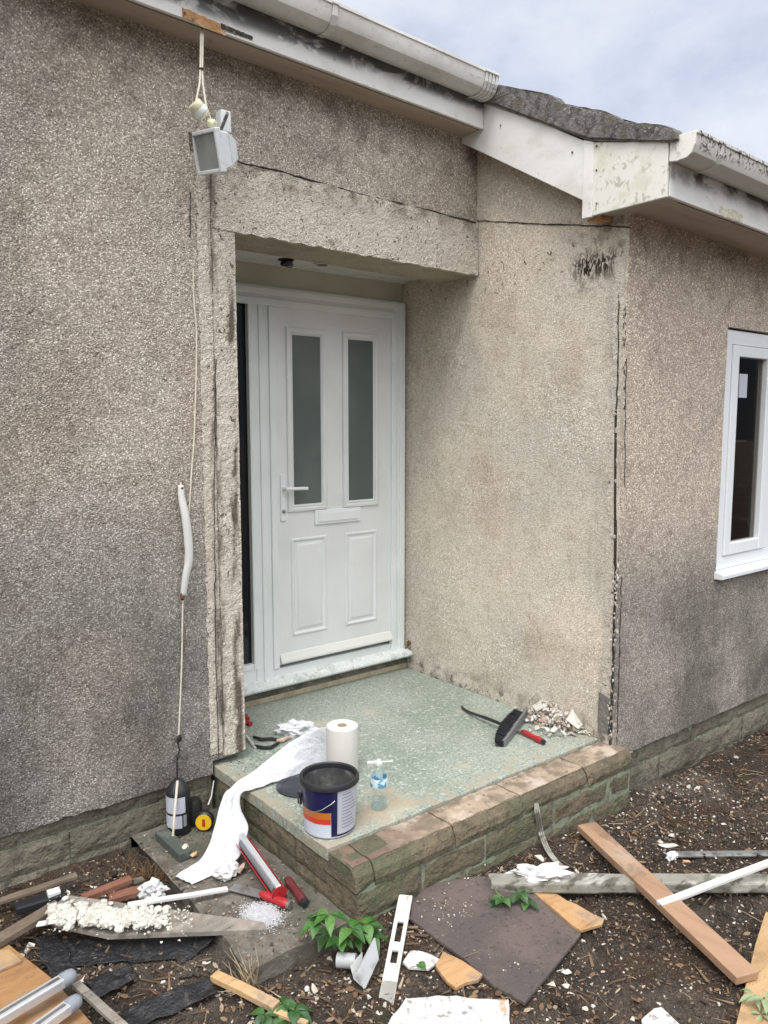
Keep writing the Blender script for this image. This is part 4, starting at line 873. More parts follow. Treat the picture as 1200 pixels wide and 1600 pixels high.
# ------------------------------------------------------------------ on the low slab
zc = .103
p = G(280, 1298, zc)
T = empty('cartridge_bottle', p, 'black bottle with two white labels standing against the left wall', 'bottle')
MB().lathe([(0, .0), (.046, .0), (.050, .006), (.050, .178), (.046, .192), (.034, .212), (.022, .228), (.010, .236), (0, .237)], p, seg=32).build('bottle_body', 'dark_plastic', T, smooth=True)
rc = lambda z: .050
for (z0, z1) in ((.100, .170), (.035, .090)): wrap('label', 'label_white', 150 if z0 > .05 else 165, 280 if z0 > .05 else 262, z0, z1, .0012, p, T, rc)
wrap('label', 'alu_cap', 268, 285, .04, .09, .0012, p, T, rc)
q = MB(); e0 = Vector((1.262, 2.985, .125)); q.tube([e0, Vector((1.275, 2.992, .22)), Vector((1.31, 3.03, .345))], .0055, 8); q.build('nozzle_tube', 'cable_white', T, smooth=True)
MB().lathe([(0, 0), (.036, .0), (.036, .09), (.026, .11), (0, .115)], Vector((1.405, 3.085, zc)), seg=24).build('dark_can', 'black_rubber', smooth=True)
tag(bpy.data.objects['dark_can'], 'small matt black can in the corner behind the tape measure', 'can')
p = G(320, 1296, zc)
T = empty('tape_measure', p, 'yellow and black tape measure standing beside the black bottle', 'tape measure')
ax = (-FW+Vector((0, 0, -.1))).normalized(); c_ = p+Vector((0, 0, .042))
MB().lathe([(0, -.018), (.036, -.018), (.041, -.012), (.041, .012), (.036, .018), (0, .018)], c_, seg=28, axis=ax).build('case', 'dark_plastic', T, smooth=True)
MB().lathe([(0, .018), (.034, .018), (.034, .022), (.0, .022)], c_, seg=28, axis=ax).build('face_ring', 'yellow_plastic', T, smooth=True)
q = MB(); q.obox(c_+ax*.0225+RT*.001, RT*.012, UP*.030, ax*.003); q.build('logo_bar', 'tool_red', T)
q = MB(); q.tube([G(334, 1220, .24), G(330, 1245, .19), G(325, 1258, .165)], .006, 8, [.6, .8, 1]); tag(q.build('metal_rod', 'steel', smooth=True), 'thin metal rod leaning in the corner above the tape measure', 'rod')
q = MB(); q.bar(G(252, 1302, zc+.016), G(290, 1338, zc+.016), .055, .034); tag(q.build('green_block', 'green_block', bevel=.004), 'dark green block lying in front of the black bottle', 'block')
q = MB(); q.blob(G(289, 1327, zc+.02), (.032, .016, .018), .1, 1.5, 3, 2, 1.0); tag(q.build('white_pebble', 'pebble_white', smooth='all'), 'smooth cream pebble at the end of the dark green block', 'pebble')
q = MB(); q.hull(G(303, 1335, zc+.012), (.026, .016, .014), rnd, 14); tag(q.build('tan_stone', 'wood_new'), 'tan wood chip beside the end of the paper sheet', 'wood chip')
q = MB(); q.hull(G(376, 1356, zc+.02), (.030, .022, .024), rnd, 14); tag(q.build('pink_stone', 'pinkish'), 'pinkish plaster lump between the paper end and the red caulking gun', 'plaster lump')
c_ = G(354, 1362, zc+.02); crumple('rag', c_, (.045, .035, .03), 8, 'rag', 'torn white paper lump under the end of the paper sheet', 'paper scrap', sub=3)
# caulking gun
a, b_ = G(377, 1312, zc+.075), G(436, 1396, zc+.035)
T = empty('caulking_gun', a.lerp(b_, .5)-Vector((0, 0, .05)), 'red open-frame caulking gun leaning against the left side of the step', 'caulking gun')
q = MB(); d = (b_-a).normalized(); sd = d.cross(Vector((0, 0, 1))).normalized()
k = MB()
def half(q, rad, th, a, b_, a0, a1, n=10):
    d = (b_-a).normalized(); sd = d.cross(Vector((0, 0, 1))).normalized(); u = sd.cross(d); P = []
    for rr in (rad, rad-th):
        for i in (range(n+1) if rr == rad else range(n, -1, -1)):
            an = R(a0+(a1-a0)*i/n); P.append((sd*math.cos(an)+u*math.sin(an))*rr)
    q.prism([a+v for v in P], b_-a)
half(q, .028, .003, a, b_, 150, 350); q.build('cradle', 'tool_red', T, smooth=True)
MB().bar(a+sd*-.0+Vector((0, 0, .020)), b_+Vector((0, 0, .020)), .022, .016).build('rail', 'alu', T, bevel=.003)
q = MB(); q.tube([a+d*.02, b_-d*.02], .020, 14); q.build('cartridge', 'brush_back', T, smooth=True)
q = MB(); q.lathe([(.004, 0), (.030, 0), (.030, .004), (.004, .004)], b_, axis=d, seg=18, closed=True); q.build('end_plate', 'tool_red', T)
handled('scraper', G(408, 1397, zc+.016), G(452, 1414, zc+.016), .017, 'tool_red', 'red handled scraper with grey blade on the low concrete slab', 'scraper', G(362, 1386, zc+.012), capm='steel', flat=1.1)
handled('file', G(449, 1374, zc+.02), G(476, 1410, zc+.018), .017, 'tool_maroon', 'dark maroon tool handle wedged against the foot of the step', 'tool handle')
# powder
q = MB(); c_ = G(408, 1430, zc+.002)
rp = random.Random(31)
for i in range(5200):
    s_ = rp.uniform(.0012, .0034)
    x_, y_ = rp.gauss(0, .42), rp.gauss(0, .38); q.add([(c_.x+x_*.060+y_*.025+a_*s_, c_.y+y_*.085-x_*.03+b_*s_, .105+.004*math.exp(-(x_*x_+y_*y_)*3)+h_*s_*.8) for a_, b_, h_ in ((1, 0, 0), (-.6, .8, 0), (-.5, -.9, 0), (0, 0, 1.2))], [(0, 1, 3), (1, 2, 3), (2, 0, 3)])
tag(q.build('white_powder', 'powder'), 'spill of white powder on the low slab below the red scraper', 'powder', kind='stuff')
r4 = random.Random(21)
# ------------------------------------------------------------------ left debris
def plank(name, a, b_, w_, t_, m, label, cat, seg=12, wob=.0015, bevel=.002, up=(0, 0, 1), group=None):
    return tag(MB().bar(a, b_, w_, t_, up, seg, wob).build(name, m, bevel=bevel), label, cat, group)
q = MB(); P = [GG(85, 1443, .075), GG(72, 1425, .085), GG(104, 1398, .10), GG(190, 1410, .10), GG(300, 1425, .095), GG(412, 1440, .09), GG(418, 1452, .08), GG(300, 1456, .07), GG(170, 1461, .07)]
q.prism(P, (0, 0, -.018)); tag(q.build('grey_board', 'wood_grey', bevel=.002), 'weathered grey board with pale foam crumbs, tapering to the right', 'board')
q = MB()
for i in range(230):
    u = r4.random(); y_ = 1428+r4.gauss(0, 8)+(u-.3)*10; x_ = 80+u*185; s_ = r4.uniform(.009, .024)*(1.15-.5*u); pp = GG(x_, y_, .098+r4.uniform(0, .022)*(1-u)); q.blob(pp, (s_, s_*.8, s_*.65), .55, 2.5, 2, i, r4.random()*6)
for i in range(420):
    u = r4.random(); pp = GG(75+u*225, 1430+r4.gauss(0, 12)+(u-.3)*12, .094+.012*r4.random()); s_ = r4.uniform(.002, .008); q.hull(pp, (s_, s_*.8, s_*.6), r4, 8)
for i in range(25):
    pp = GG(r4.uniform(100, 112), r4.uniform(1400, 1440), .11); q.blob(pp, (.012, .009, .007), .4, 2.5, 1, i)
tag(q.build('foam_crumbs', 'foam_pale', smooth=True), 'heap of pale foam crumbs on the weathered grey board', 'foam', kind='stuff')
plank('white_strip', GG(200, 1414, .115), G(356, 1389, .125), .022, .012, 'white_plastic', 'straight white plastic strip from the foam crumbs to the paper end', 'strip')
plank('white_strip', GG(58, 1444, .09), GG(125, 1432, .112), .026, .006, 'white_plastic', 'short white strip poking out left of the foam crumbs', 'strip')
plank('white_stick', GG(232, 1446, .12), GG(250, 1417, .135), .005, .004, 'white_plastic', 'thin white splinter standing in the foam crumbs', 'splinter', seg=2)
plank('grey_plank', GG(-40, 1492, .06), GG(92, 1414, .075), .050, .022, 'wood_brown', 'old brown plank running off the left edge under the foam crumbs', 'plank')
plank('brown_lath', GG(-20, 1415, .05), GG(120, 1368, .06), .030, .014, 'wood_brown', 'thin brown lath lying along the left plinth', 'lath')
plank('red_batten', GG(128, 1404, .07), GG(205, 1374, .08), .035, .02, 'wood_red', 'reddish brown batten with pale edge behind the grey board', 'batten')
plank('red_batten', GG(170, 1405, .05), GG(225, 1390, .06), .045, .02, 'wood_red', 'short dark red block of wood behind the grey board', 'wood block')
q = MB(); q.bar(GG(25, 1420, .06), GG(98, 1398, .075), .05, .03); tag(q.build('black_plastic_box', 'dark_plastic', bevel=.006), 'black plastic bar with a white piece on its end by the left plinth', 'plastic bar')
q = MB(); q.bar(GG(74, 1398, .09), GG(94, 1392, .09), .035, .02); tag(q.build('white_block', 'white_plastic', bevel=.003), 'small white block on the black plastic bar', 'block')
c_ = GG(238, 1392, .06); crumple('rag', c_, (.045, .035, .03), 15, 'rag', 'dirty white rag lump between the red wood and the white strip', 'rag', sub=3, amp=.8)
q = MB(); q.hull(GG(212, 1376, .06), (.05, .03, .025), r4, 16); tag(q.build('brick_piece', 'concrete'), 'grey broken masonry piece right of the reddish batten', 'rubble')
# membrane
def memb(px4, dz, amp, label, n=26):
    c4 = [GG(x, y, dz) for (x, y) in px4]
    def f(u, v):
        a = c4[0].lerp(c4[1], u); b_ = c4[3].lerp(c4[2], u); p_ = a.lerp(b_, v)
        return p_+Vector((mn.noise(p_*14)*.012, mn.noise(p_*14+Vector((9, 0, 0)))*.012, amp*.7*(abs(mn.noise(p_*9))+.35*abs(mn.noise(p_*26)))))
    q = MB(); q.grid(f, n, n); return tag(q.build('black_membrane', 'membrane', smooth=True, solid=.002, angle=40), label, 'plastic sheet')
memb([(52, 1468), (350, 1462), (300, 1500), (95, 1512)], .012, .03, 'crumpled black plastic membrane under the weathered grey board')
memb([(55, 1470), (92, 1462), (122, 1520), (78, 1530)], .022, .02, 'torn black plastic strip right of the orange plywood')
memb([(130, 1535), (205, 1508), (215, 1528), (150, 1562)], .014, .03, 'middle piece of black plastic membrane in the soil')
memb([(185, 1585), (320, 1532), (345, 1552), (205, 1612)], .014, .03, 'nearest piece of black plastic membrane at the bottom edge')
# plywood, poles
def poly(name, px, dz, t_, m, label, cat, bevel=.002, rag_=0.):
    P = []
    for i in range(len(px)):
        a = Vector((*px[i], 0)); b_ = Vector((*px[(i+1) % len(px)], 0)); n = max(1, int((b_-a).length/14)) if rag_ else 1
        for k in range(n):
            c_ = a.lerp(b_, k/n)
            if rag_: c_ += Vector((mn.noise(c_*.09)*rag_, mn.noise(c_*.09+Vector((40, 0, 0)))*rag_, 0))
            P.append(GG(c_.x, c_.y, dz))
    q = MB(); q.prism(P, (0, 0, -t_)); return tag(q.build(name, m, bevel=bevel), label, cat)
poly('plywood_sheet', [(-80, 1440), (12, 1474), (86, 1532), (180, 1640), (-80, 1700)], .045, .018, 'wood_orange', 'orange plywood sheet in the bottom left corner under the metal poles', 'plywood')
poly('plywood_strip', [(-60, 1490), (14, 1482), (34, 1500), (-60, 1540)], .058, .012, 'wood_ply', 'lighter plywood strip lying on the orange plywood sheet', 'plywood')
def pole(a, b_, label):
    T = empty('metal_pole', a.lerp(b_, .5)-Vector((0, 0, .02)), label, 'pole', 'pair of metal poles')
    d = (b_-a).normalized(); MB().bar(a, b_-d*.03, .036, .030).build('tube', 'alu', T, bevel=.004)
    q = MB(); q.tube([b_-d*.035, b_-d*.01, b_+d*.004, b_+d*.010], .022, 12, [1.05, 1.05, .9, .6]); q.build('end_cap', 'alu_cap', T, smooth=True)
    MB().bar(a+Vector((0, 0, .0155)), b_-d*.04+Vector((0, 0, .0155)), .012, .002).build('ridge', 'steel', T)
pole(GG(-60, 1628, .10), GG(112, 1524, .10), 'silver metal pole with grey cap, the upper of the two at bottom left')
pole(GG(-20, 1665, .10), GG(120, 1564, .09), 'silver metal pole with grey cap, the lower of the two at bottom left')
plank('grey_lath', GG(118, 1537, .05), GG(215, 1625, .05), .026, .014, 'wood_grey', 'grey lath crossing behind the caps of the metal poles', 'lath')
plank('timber_offcut', GG(335, 1524, .03), GG(432, 1573, .035), .036, .02, 'wood_new', 'fresh pale timber offcut in front of the low concrete slab', 'timber offcut')
plank('timber_offcut', GG(430, 1580, .03), GG(480, 1600, .03), .02, .012, 'wood_new', 'small pale wood splinter among the weeds at the bottom edge', 'wood splinter')
# straw clump
q = MB(); r6 = random.Random(5)
for i in range(34):
    a = GG(r6.uniform(372, 410), r6.uniform(1545, 1555), .0); b_ = GG(r6.uniform(350, 400), r6.uniform(1478, 1515), r6.uniform(.05, .14)) if i < 22 else GG(r6.uniform(330, 420), r6.uniform(1500, 1560), .03)
    q.tube([a, a.lerp(b_, .5)+Vector((r6.uniform(-.01, .01), r6.uniform(-.01, .01), .01)), b_], .0018, 4, [1, .8, .4])
tag(q.build('dry_grass_clump', 'straw'), 'clump of dry straw stalks left of the concrete slab front', 'dry grass')
q = MB()
for i in range(120):
    a = GG(r6.gauss(228, 22), r6.gauss(1372, 10), .01); b_ = a+Vector((r6.uniform(-.05, .05), r6.uniform(-.05, .05), r6.uniform(.01, .07))); q.tube([a, a.lerp(b_, .5)+Vector((r6.uniform(-.015, .015), 0, .01)), b_], .0016, 4, [1, .8, .4])
tag(q.build('dead_weeds', 'dead_weed'), 'tangle of dead brown weeds by the left plinth and slab', 'dead weeds')

# ------------------------------------------------------------------ plants
def leaf(q, base, d, up, L_n, wd, droop=.45):
    d = d.normalized(); sd = d.cross(up).normalized(); u = sd.cross(d); k = len(q.v); n = 7
    for i in range(n+1):
        t_ = i/n; wv = wd*math.sin(math.pi*min(1, t_**.8*.97+.015))*(1-.15*t_); c_ = base+d*L_n*t_-Vector((0, 0, 1))*droop*L_n*t_*t_
        q.v += [c_-sd*wv+u*wv*.35, c_-u*0.0, c_+sd*wv+u*wv*.35]
    for i in range(n):
        for j in (0, 1): a = k+i*3+j; q.f.append((a, a+1, a+4, a+3))
def plant(name, base, stems, m, label, L_n, wd, seed, ms='stem_green'):
    r_ = random.Random(seed); T = empty(name, base, label, 'plant'); q = MB(); st = MB()
    for tip in stems:
        mid = base.lerp(tip, .5)+Vector((0, 0, .02)); st.tube([base, mid, tip], .0022, 5, [1.2, 1, .6])
        out_ = (tip-base); out_.z = 0; out_ = out_.normalized() if out_.length > .01 else -RT
        for da in (0, 70, -70, 140):
            dd = Matrix.Rotation(R(da+r_.uniform(-15, 15)), 3, 'Z') @ out_
            leaf(q, tip-dd*-.004, dd+Vector((0, 0, r_.uniform(-.15, .25))), Vector((0, 0, 1)), L_n*r_.uniform(.8, 1.15), wd*r_.uniform(.85, 1.1), r_.uniform(.3, .6))
    q.build('foliage', m, T, smooth=True); st.build('stem', ms, T, smooth=True)
plant('leafy_weed', GG(535, 1492, 0), [GG(515, 1428, .17), GG(497, 1440, .14), GG(548, 1450, .13), GG(572, 1444, .11), GG(532, 1466, .10), GG(555, 1462, .08), GG(510, 1458, .07), GG(580, 1462, .06)], 'leaf', 'leafy green weed growing at the front corner of the door step', .062, .020, 3)
plant('leafy_weed', GG(435, 1585, 0), [GG(440, 1568, .04), GG(460, 1578, .04), GG(415, 1585, .03), GG(445, 1592, .02)], 'leaf_dark', 'small dark green weed at the bottom edge below the straw', .055, .020, 5)
plant('leafy_weed', GG(800, 1410, 0), [GG(785, 1404, .07), GG(812, 1396, .07), GG(822, 1408, .05), GG(775, 1410, .04)], 'leaf_dark', 'small dark green weed on the dark rubber mat by the old batten', .05, .018, 8)
plant('leafy_weed', GG(1192, 1575, 0), [GG(1178, 1555, .05), GG(1195, 1560, .07), GG(1190, 1585, .03)], 'leaf_pale', 'pale green weed in the bottom right corner beside the plywood', .06, .010, 9)
q = MB(); bp = GG(652, 1505, .02); leaf(q, bp, Vector((.1, -1, .1)), Vector((0, 0, 1)), .04, .018, .2); tag(q.build('single_leaf', 'leaf'), 'single green leaf on the white scrap beside the slotted strip', 'leaf')
q = MB(); q.tube([GG(770, 1378, .03), GG(776, 1395, .05), GG(792, 1406, .04)], .003, 6); tag(q.build('green_stalk', 'stem_green', smooth=True), 'curved green stalk arching over the dark rubber mat', 'stalk')

# ------------------------------------------------------------------ centre and right debris
poly('rubber_mat', [(642, 1408), (672, 1380), (745, 1368), (800, 1372), (860, 1412), (908, 1458), (868, 1508), (820, 1566), (770, 1538), (724, 1496), (668, 1455), (641, 1434)], .022, .016, 'mat_rubber', 'dark brown rubber mat strewn with chips in front of the step', 'mat', bevel=.004)
q = MB(); q.tube([GG(724, 1496, .0245)+Vector((0, 0, 0)), GG(745, 1488, .025), GG(772, 1470, .0245), GG(785, 1455, .024)], .0022, 5); tag(q.build('root', 'wood_brown'), 'thin brown root across the dark rubber mat', 'root')
# slotted strip
a, b_ = GG(634, 1398, .050), GG(609, 1532, .020); d = (b_-a); Ln = d.length; d = d.normalized(); sd = d.cross(Vector((0, 0, 1))).normalized(); u_ = sd.cross(d)
q = MB(); wS = .050
q.cells([0, .12, .205, .24, .29, .345, .37, .5, Ln], [-.5, -.22, .22, .5], lambda x, y: not (abs(y) < .22 and (.12*1.0 < x < .205 or .24 < x < .29)), .010, lambda x, y, c: a+d*x+sd*y*wS-u_*c)
tag(q.build('slotted_strip', 'strip_dirty', bevel=.0015), 'dirty white plastic strip with two slots leaning beside the rubber mat', 'strip')
# gutter offcut
c_ = GG(560, 1502, .04)
T = empty('pipe_bracket', c_-Vector((0, 0, .04)), 'broken grey plastic pipe bracket in the soil below the leafy weed', 'pipe bracket')
q = MB(); q.tube([GG(527, 1500, .04), GG(556, 1502, .045)], .024, 16); q.build('spigot', 'bracket_grey', T, smooth=True)
q = MB(); q.prism([GG(555, 1522, .06), GG(583, 1466, .085), GG(589, 1500, .05), GG(568, 1546, .02)], (.006, -.004, .004)); q.prism([GG(547, 1510, .055), GG(566, 1490, .06), GG(566, 1543, .02), GG(552, 1530, .03)], (.005, .004, .004)); q.build('flange', 'bracket_grey', T, bevel=.002)
poly('plasterboard_sheet', [(596, 1625), (612, 1588), (634, 1560), (700, 1556), (795, 1561), (800, 1640)], .028, .014, 'plasterboard', 'white speckled plasterboard sheet cut off by the bottom edge', 'plasterboard', rag_=4)
poly('plasterboard_piece', [(628, 1500), (640, 1482), (672, 1488), (690, 1500), (670, 1512), (640, 1512)], .022, .010, 'plasterboard', 'white scrap of plasterboard under the single green leaf', 'plasterboard', rag_=4)
poly('plywood_offcut', [(680, 1508), (692, 1487), (722, 1500), (754, 1522), (748, 1530), (728, 1534), (712, 1543), (698, 1532)], .030, .014, 'wood_chip', 'small orange wood offcut at the near edge of the rubber mat', 'wood offcut', rag_=2)
poly('plywood_offcut', [(828, 1389), (846, 1386), (900, 1412), (944, 1436), (940, 1444), (906, 1453), (880, 1432)], .034, .012, 'wood_chip', 'pointed orange wood offcut at the far edge of the rubber mat', 'wood offcut', rag_=2)
plank('old_batten', GG(764, 1380, .022), GG(1290, 1380, .022), .075, .045, 'batten_old', 'long weathered grey batten running off the right edge', 'batten', seg=40, wob=.003, bevel=.008)
c_ = GG(845, 1368, .065); crumple('rag', c_, (.105, .045, .032), 33, 'rag', 'white rag draped on the weathered batten below the loop of cable', 'rag', rot=-.7, amp=.7)
T = None; q = MB()
for k in range(3):
    o_ = (k-1)*3.2; P = [onY(838+o_*.6, 1256, 2.09), onY(840+o_, 1272, 2.065), G(845+o_, 1300, .10), G(855+o_, 1326, .065), G(868+o_, 1345, .05), G(880+o_, 1356, .05)]
    q.tube([cr_(P, i/20) for i in range(21)], .0042, 7)
tag(q.build('cable_loop', 'batten_old', smooth=True), 'pale grey cable hanging from the step front onto the white rag', 'cable')
plank('timber_plank', G(916, 1291, .075), G(1168, 1529, .03), .092, .030, 'wood_plank', 'long brown timber plank lying diagonally over the old batten', 'plank', seg=20, wob=.0008, bevel=.003)
plank('white_trim', G(1030, 1413, .06), G(1260, 1326, .09), .030, .014, 'white_plastic', 'narrow white trim strip resting across the brown plank', 'strip')
q = MB(); a, b_ = GG(1055, 1336, .012), GG(1290, 1334, .012); q.bar(a, b_, .034, .008); q.bar(a+Vector((0, 0, .008)), b_+Vector((0, 0, .008)), .006, .010); q.bar(a+Vector((0, .014, .006)), b_+Vector((0, .014, .006)), .004, .010)
tag(q.build('metal_channel', 'steel', bevel=.001), 'thin dull metal channel lying behind the white trim strip', 'metal strip')
poly('plywood_board', [(1196, 1425), (1180, 1475), (1160, 1560), (1140, 1640), (1320, 1700), (1320, 1420)], .026, .014, 'wood_ply', 'pale plywood board in the bottom right corner under the brown plank', 'plywood')
poly('white_tile', [(1002, 1592), (1022, 1575), (1034, 1573), (1062, 1600), (1070, 1630), (1010, 1625)], .030, .012, 'plasterboard', 'white board corner at the bottom edge below the brown plank', 'board')
c_ = GG(1045, 1321, .01); q = MB(); q.hull(c_, (.07, .02, .008), r4, 16, Matrix.Rotation(-.7, 3, 'Z')); tag(q.build('plaster_chunk', 'plaster'), 'long white plaster fragment above the metal channel', 'plaster chunk')
c_ = GG(1050, 1337, .02); crumple('sealant_lump', c_, (.028, .02, .016), 40, 'rag', 'whitish lump at the left end of the metal channel', 'lump', sub=3)
q = MB(); q.hull(GG(1073, 1347, .012), (.024, .014, .010), r4, 14); tag(q.build('tan_stone', 'wood_new'), 'tan stone below the left end of the metal channel', 'stone')
for (x, y, s_, m, lab) in ((884, 1518, .022, 'plaster', 'white plaster lump right of the rubber mat'), (884, 1540, .018, 'plaster', 'small white plaster lump nearest the lower right of the rubber mat'), (1021, 1437, .012, 'plaster', 'tiny white chip left of the brown plank'),
        (1100, 1438, .016, 'plaster', 'white plaster chip on the soil right of the brown plank'), (110, 1496, .025, 'plaster', 'oblong white chip on the black membrane'), (132, 1530, .022, 'plaster', 'white plaster chip beside the upper pole cap'),
        (322, 1505, .022, 'plaster', 'pale stone in front of the low slab, left of the straw'), (1090, 1232, .03, 'plaster', 'pale plaster fragment on the soil by the projecting wall'), (480, 1545, .018, 'plaster', 'white shard above the dark green weed')):
    q = MB(); q.hull(GG(x, y, s_*.3), (s_, s_*.6, s_*.45), r4, 14); tag(q.build('plaster_chunk', m), lab, 'plaster chunk')

# gravel, chips and twigs on the soil
def okxy(x, y):
    if x > 1.53 and x < 3.2 and y > 2.08: return False
    if x >= 3.2 and y > YB-.0: return False
    if x <= 1.54 and y > YL: return False
    if 1.10 < x < 1.56 and y > 2.09: return False
    return True
TPL = []
for i in range(14):
    q = MB(); q.hull((0, 0, 0), (1, .8, .55), r4, 9); TPL.append(q)
def scatter(name, m, n, smin, smax, fn, label, cat, seed, flat=1.):
    r_ = random.Random(seed); q = MB(); c = 0
    while c < n:
        x, y, w_ = fn(r_)
        if not okxy(x, y): continue
        s_ = smin+(smax-smin)*r_.random()**3; t_ = r_.choice(TPL); rm = Matrix.Rotation(r_.uniform(0, 6.28), 3, 'Z') @ Matrix.Rotation(r_.gauss(0, .35), 3, 'X')
        z = ghi(x, y)+s_*.2; k = len(q.v); q.v += [rm @ (v*s_)+Vector((x, y, z)) for v in t_.v]; q.f += [tuple(i+k for i in f) for f in t_.f]; c += 1
    tag(q.build(name, m, origin=(0, 0, 0)), label, cat, kind='stuff')
def everywhere(r_):
    while 1:
        x, y = r_.uniform(.1, 5.2), r_.uniform(.9, 3.2)
        if mn.noise(Vector((x*2.2, y*2.2, 5)))+r_.uniform(-.5, .5) > -.1: return x, y, 1
scatter('gravel', 'gravel', 17000, .002, .012, everywhere, 'small stones and grit strewn over the soil', 'gravel', 3)
def clus(r_):
    cx, cy, s_ = r_.choice(((3.0, 2.02, .16), (3.3, 1.9, .22), (2.2, 1.9, .25), (1.3, 1.75, .25), (.8, 2.3, .25), (2.9, 1.4, .5), (4.0, 1.8, .5), (1.9, 1.5, .25), (.9, 2.85, .12), (3.6, 2.05, .2)))
    return r_.gauss(cx, s_), r_.gauss(cy, s_), 1
scatter('plaster_chips', 'chips', 2400, .0018, .014, clus, 'pale plaster and paint chips scattered over the soil', 'chips', 4)
islands('litter', [(0, (.045, .028, .018)), (.4, (.12, .065, .035)), (.75, (.16, .095, .052)), (.94, (.22, .155, .095)), (1, (.32, .26, .19))])
scatter('soil_clods', 'soil', 1500, .006, .034, everywhere, 'clods of dark soil lying loose on the ground', 'soil clods', 12)
q = MB(); rl = random.Random(77); c = 0
while c < 6500:
    x, y = rl.uniform(.2, 4.9), rl.uniform(.95, 3.1)
    if not okxy(x, y) or mn.noise(Vector((x*1.7, y*1.7, 9)))+rl.uniform(-.4, .4) < 0: continue
    a = rl.uniform(0, 6.28); l_ = .003+.015*rl.random()**2; w_ = l_*rl.uniform(.2, .6); n1 = Vector((math.cos(a), math.sin(a), rl.uniform(-.3, .4))); n2 = Vector((-math.sin(a), math.cos(a), rl.uniform(-.3, .4))); p_ = Vector((x, y, ghi(x, y)+.006))
    q.add([p_-n1*l_, p_-n1*l_*.3+n2*w_, p_+n1*l_*.5+n2*w_*.8, p_+n1*l_, p_+n1*l_*.4-n2*w_*.9, p_-n1*l_*.4-n2*w_*.8], [(0, 1, 2, 3, 4, 5)]); c += 1
tag(q.build('leaf_litter', 'litter', origin=(0, 0, 0)), 'brown leaf litter and bark flakes over the soil', 'leaf litter', kind='stuff')
def patches(r_):
    cx, cy, sx_, sy_ = r_.choice(((1.05, 2.25, .18, .3), (.75, 2.75, .2, .15), (1.3, 1.85, .2, .12), (1.75, 1.95, .2, .08), (2.6, 1.95, .3, .1), (3.1, 1.95, .25, .12), (3.8, 1.9, .4, .15), (1.6, 1.55, .3, .15), (2.4, 1.4, .5, .3), (.9, 2.1, .15, .2)))
    return r_.gauss(cx, sx_), r_.gauss(cy, sy_)
islands('splinters', [(0, (.045, .03, .02)), (.5, (.10, .065, .04)), (.8, (.19, .13, .075)), (.95, (.32, .22, .12)), (1, (.45, .42, .38))])
q = MB(); rs = random.Random(91); c = 0
while c < 420:
    x, y = patches(rs)
    if not okxy(x, y): continue
    a = rs.uniform(0, 3.14); l_ = .008+.045*rs.random()**2; v_ = Vector((math.cos(a), math.sin(a), rs.gauss(0, .12)))*l_; p_ = Vector((x, y, ghi(x, y)+.006))
    if not okxy(p_.x+v_.x, p_.y+v_.y): continue
    w_ = l_*rs.uniform(.08, .28)+.0015; q.bar(p_-v_, p_+v_, w_, min(w_, .005), up=(rs.gauss(0, .3), rs.gauss(0, .3), 1)); k = len(q.v)-8
    m_ = (q.v[k+4]+q.v[k+6])/2
    for i_ in range(4, 8): q.v[k+i_] = q.v[k+i_].lerp(m_, rs.uniform(.2, .9))
    c += 1
tag(q.build('wood_splinters', 'splinters', origin=(0, 0, 0)), 'wood splinters and shavings littering the ground', 'splinters', kind='stuff')
scatter('plaster_scraps', 'chips', 230, .006, .030, lambda r_: (*patches(r_), 1), 'larger pale plaster scraps scattered round the step', 'plaster scraps', 19)
# chips lying on the mat
q = MB(); r8 = random.Random(8)
for i in range(170):
    p_ = GG(r8.gauss(735, 38), r8.gauss(1432, 26), .024) if i < 130 else GG(r8.uniform(690, 850), r8.uniform(1400, 1520), .024)
    s_ = r8.uniform(.002, .007); t_ = r8.choice(TPL); k = len(q.v); q.v += [v*s_+p_ for v in t_.v]; q.f += [tuple(i_+k for i_ in f) for f in t_.f]
tag(q.build('mat_chips', 'chips'), 'pale chips sprinkled on the dark rubber mat', 'chips', kind='stuff')
# chips on the low slab
q = MB()
for i in range(900):
    p_ = Vector((r8.uniform(1.15, 1.54), r8.uniform(2.12, 3.12), .104)); s_ = .002+.011*r8.random()**3; t_ = r8.choice(TPL); k = len(q.v); q.v += [v*s_+p_ for v in t_.v]; q.f += [tuple(i_+k for i_ in f) for f in t_.f]
for i in range(60):
    p_ = Vector((r8.uniform(1.58, 1.75), r8.uniform(3.0, 3.14), .303)) if i < 45 else Vector((r8.uniform(1.6, 3.1), r8.uniform(2.3, 3.6), .303)); s_ = r8.uniform(.002, .006); t_ = r8.choice(TPL); k = len(q.v); q.v += [v*s_+p_ for v in t_.v]; q.f += [tuple(i_+k for i_ in f) for f in t_.f]
tag(q.build('slab_grit', 'gravel'), 'grit and crumbs lying on the concrete slab and step', 'grit', kind='stuff')
q = MB(); r9 = random.Random(9); c = 0
while c < 420:
    x, y = r9.uniform(.2, 4.6), r9.uniform(.95, 3.1)
    if not okxy(x, y): continue
    a = r9.uniform(0, 6.28); l_ = r9.uniform(.02, .11); p_ = Vector((x, y, ghi(x, y)+.004)); e_ = p_+Vector((math.cos(a)*l_, math.sin(a)*l_, r9.uniform(-.002, .015)))
    if not okxy(e_.x, e_.y): continue
    q.tube([p_, p_.lerp(e_, .5)+Vector((r9.uniform(-.01, .01), r9.uniform(-.01, .01), .006)), e_], r9.uniform(.0008, .002), 4, [1, .9, .5]); c += 1
tag(q.build('twigs', 'twigs'), 'dry twigs and roots strewn over the soil', 'twigs', kind='stuff')

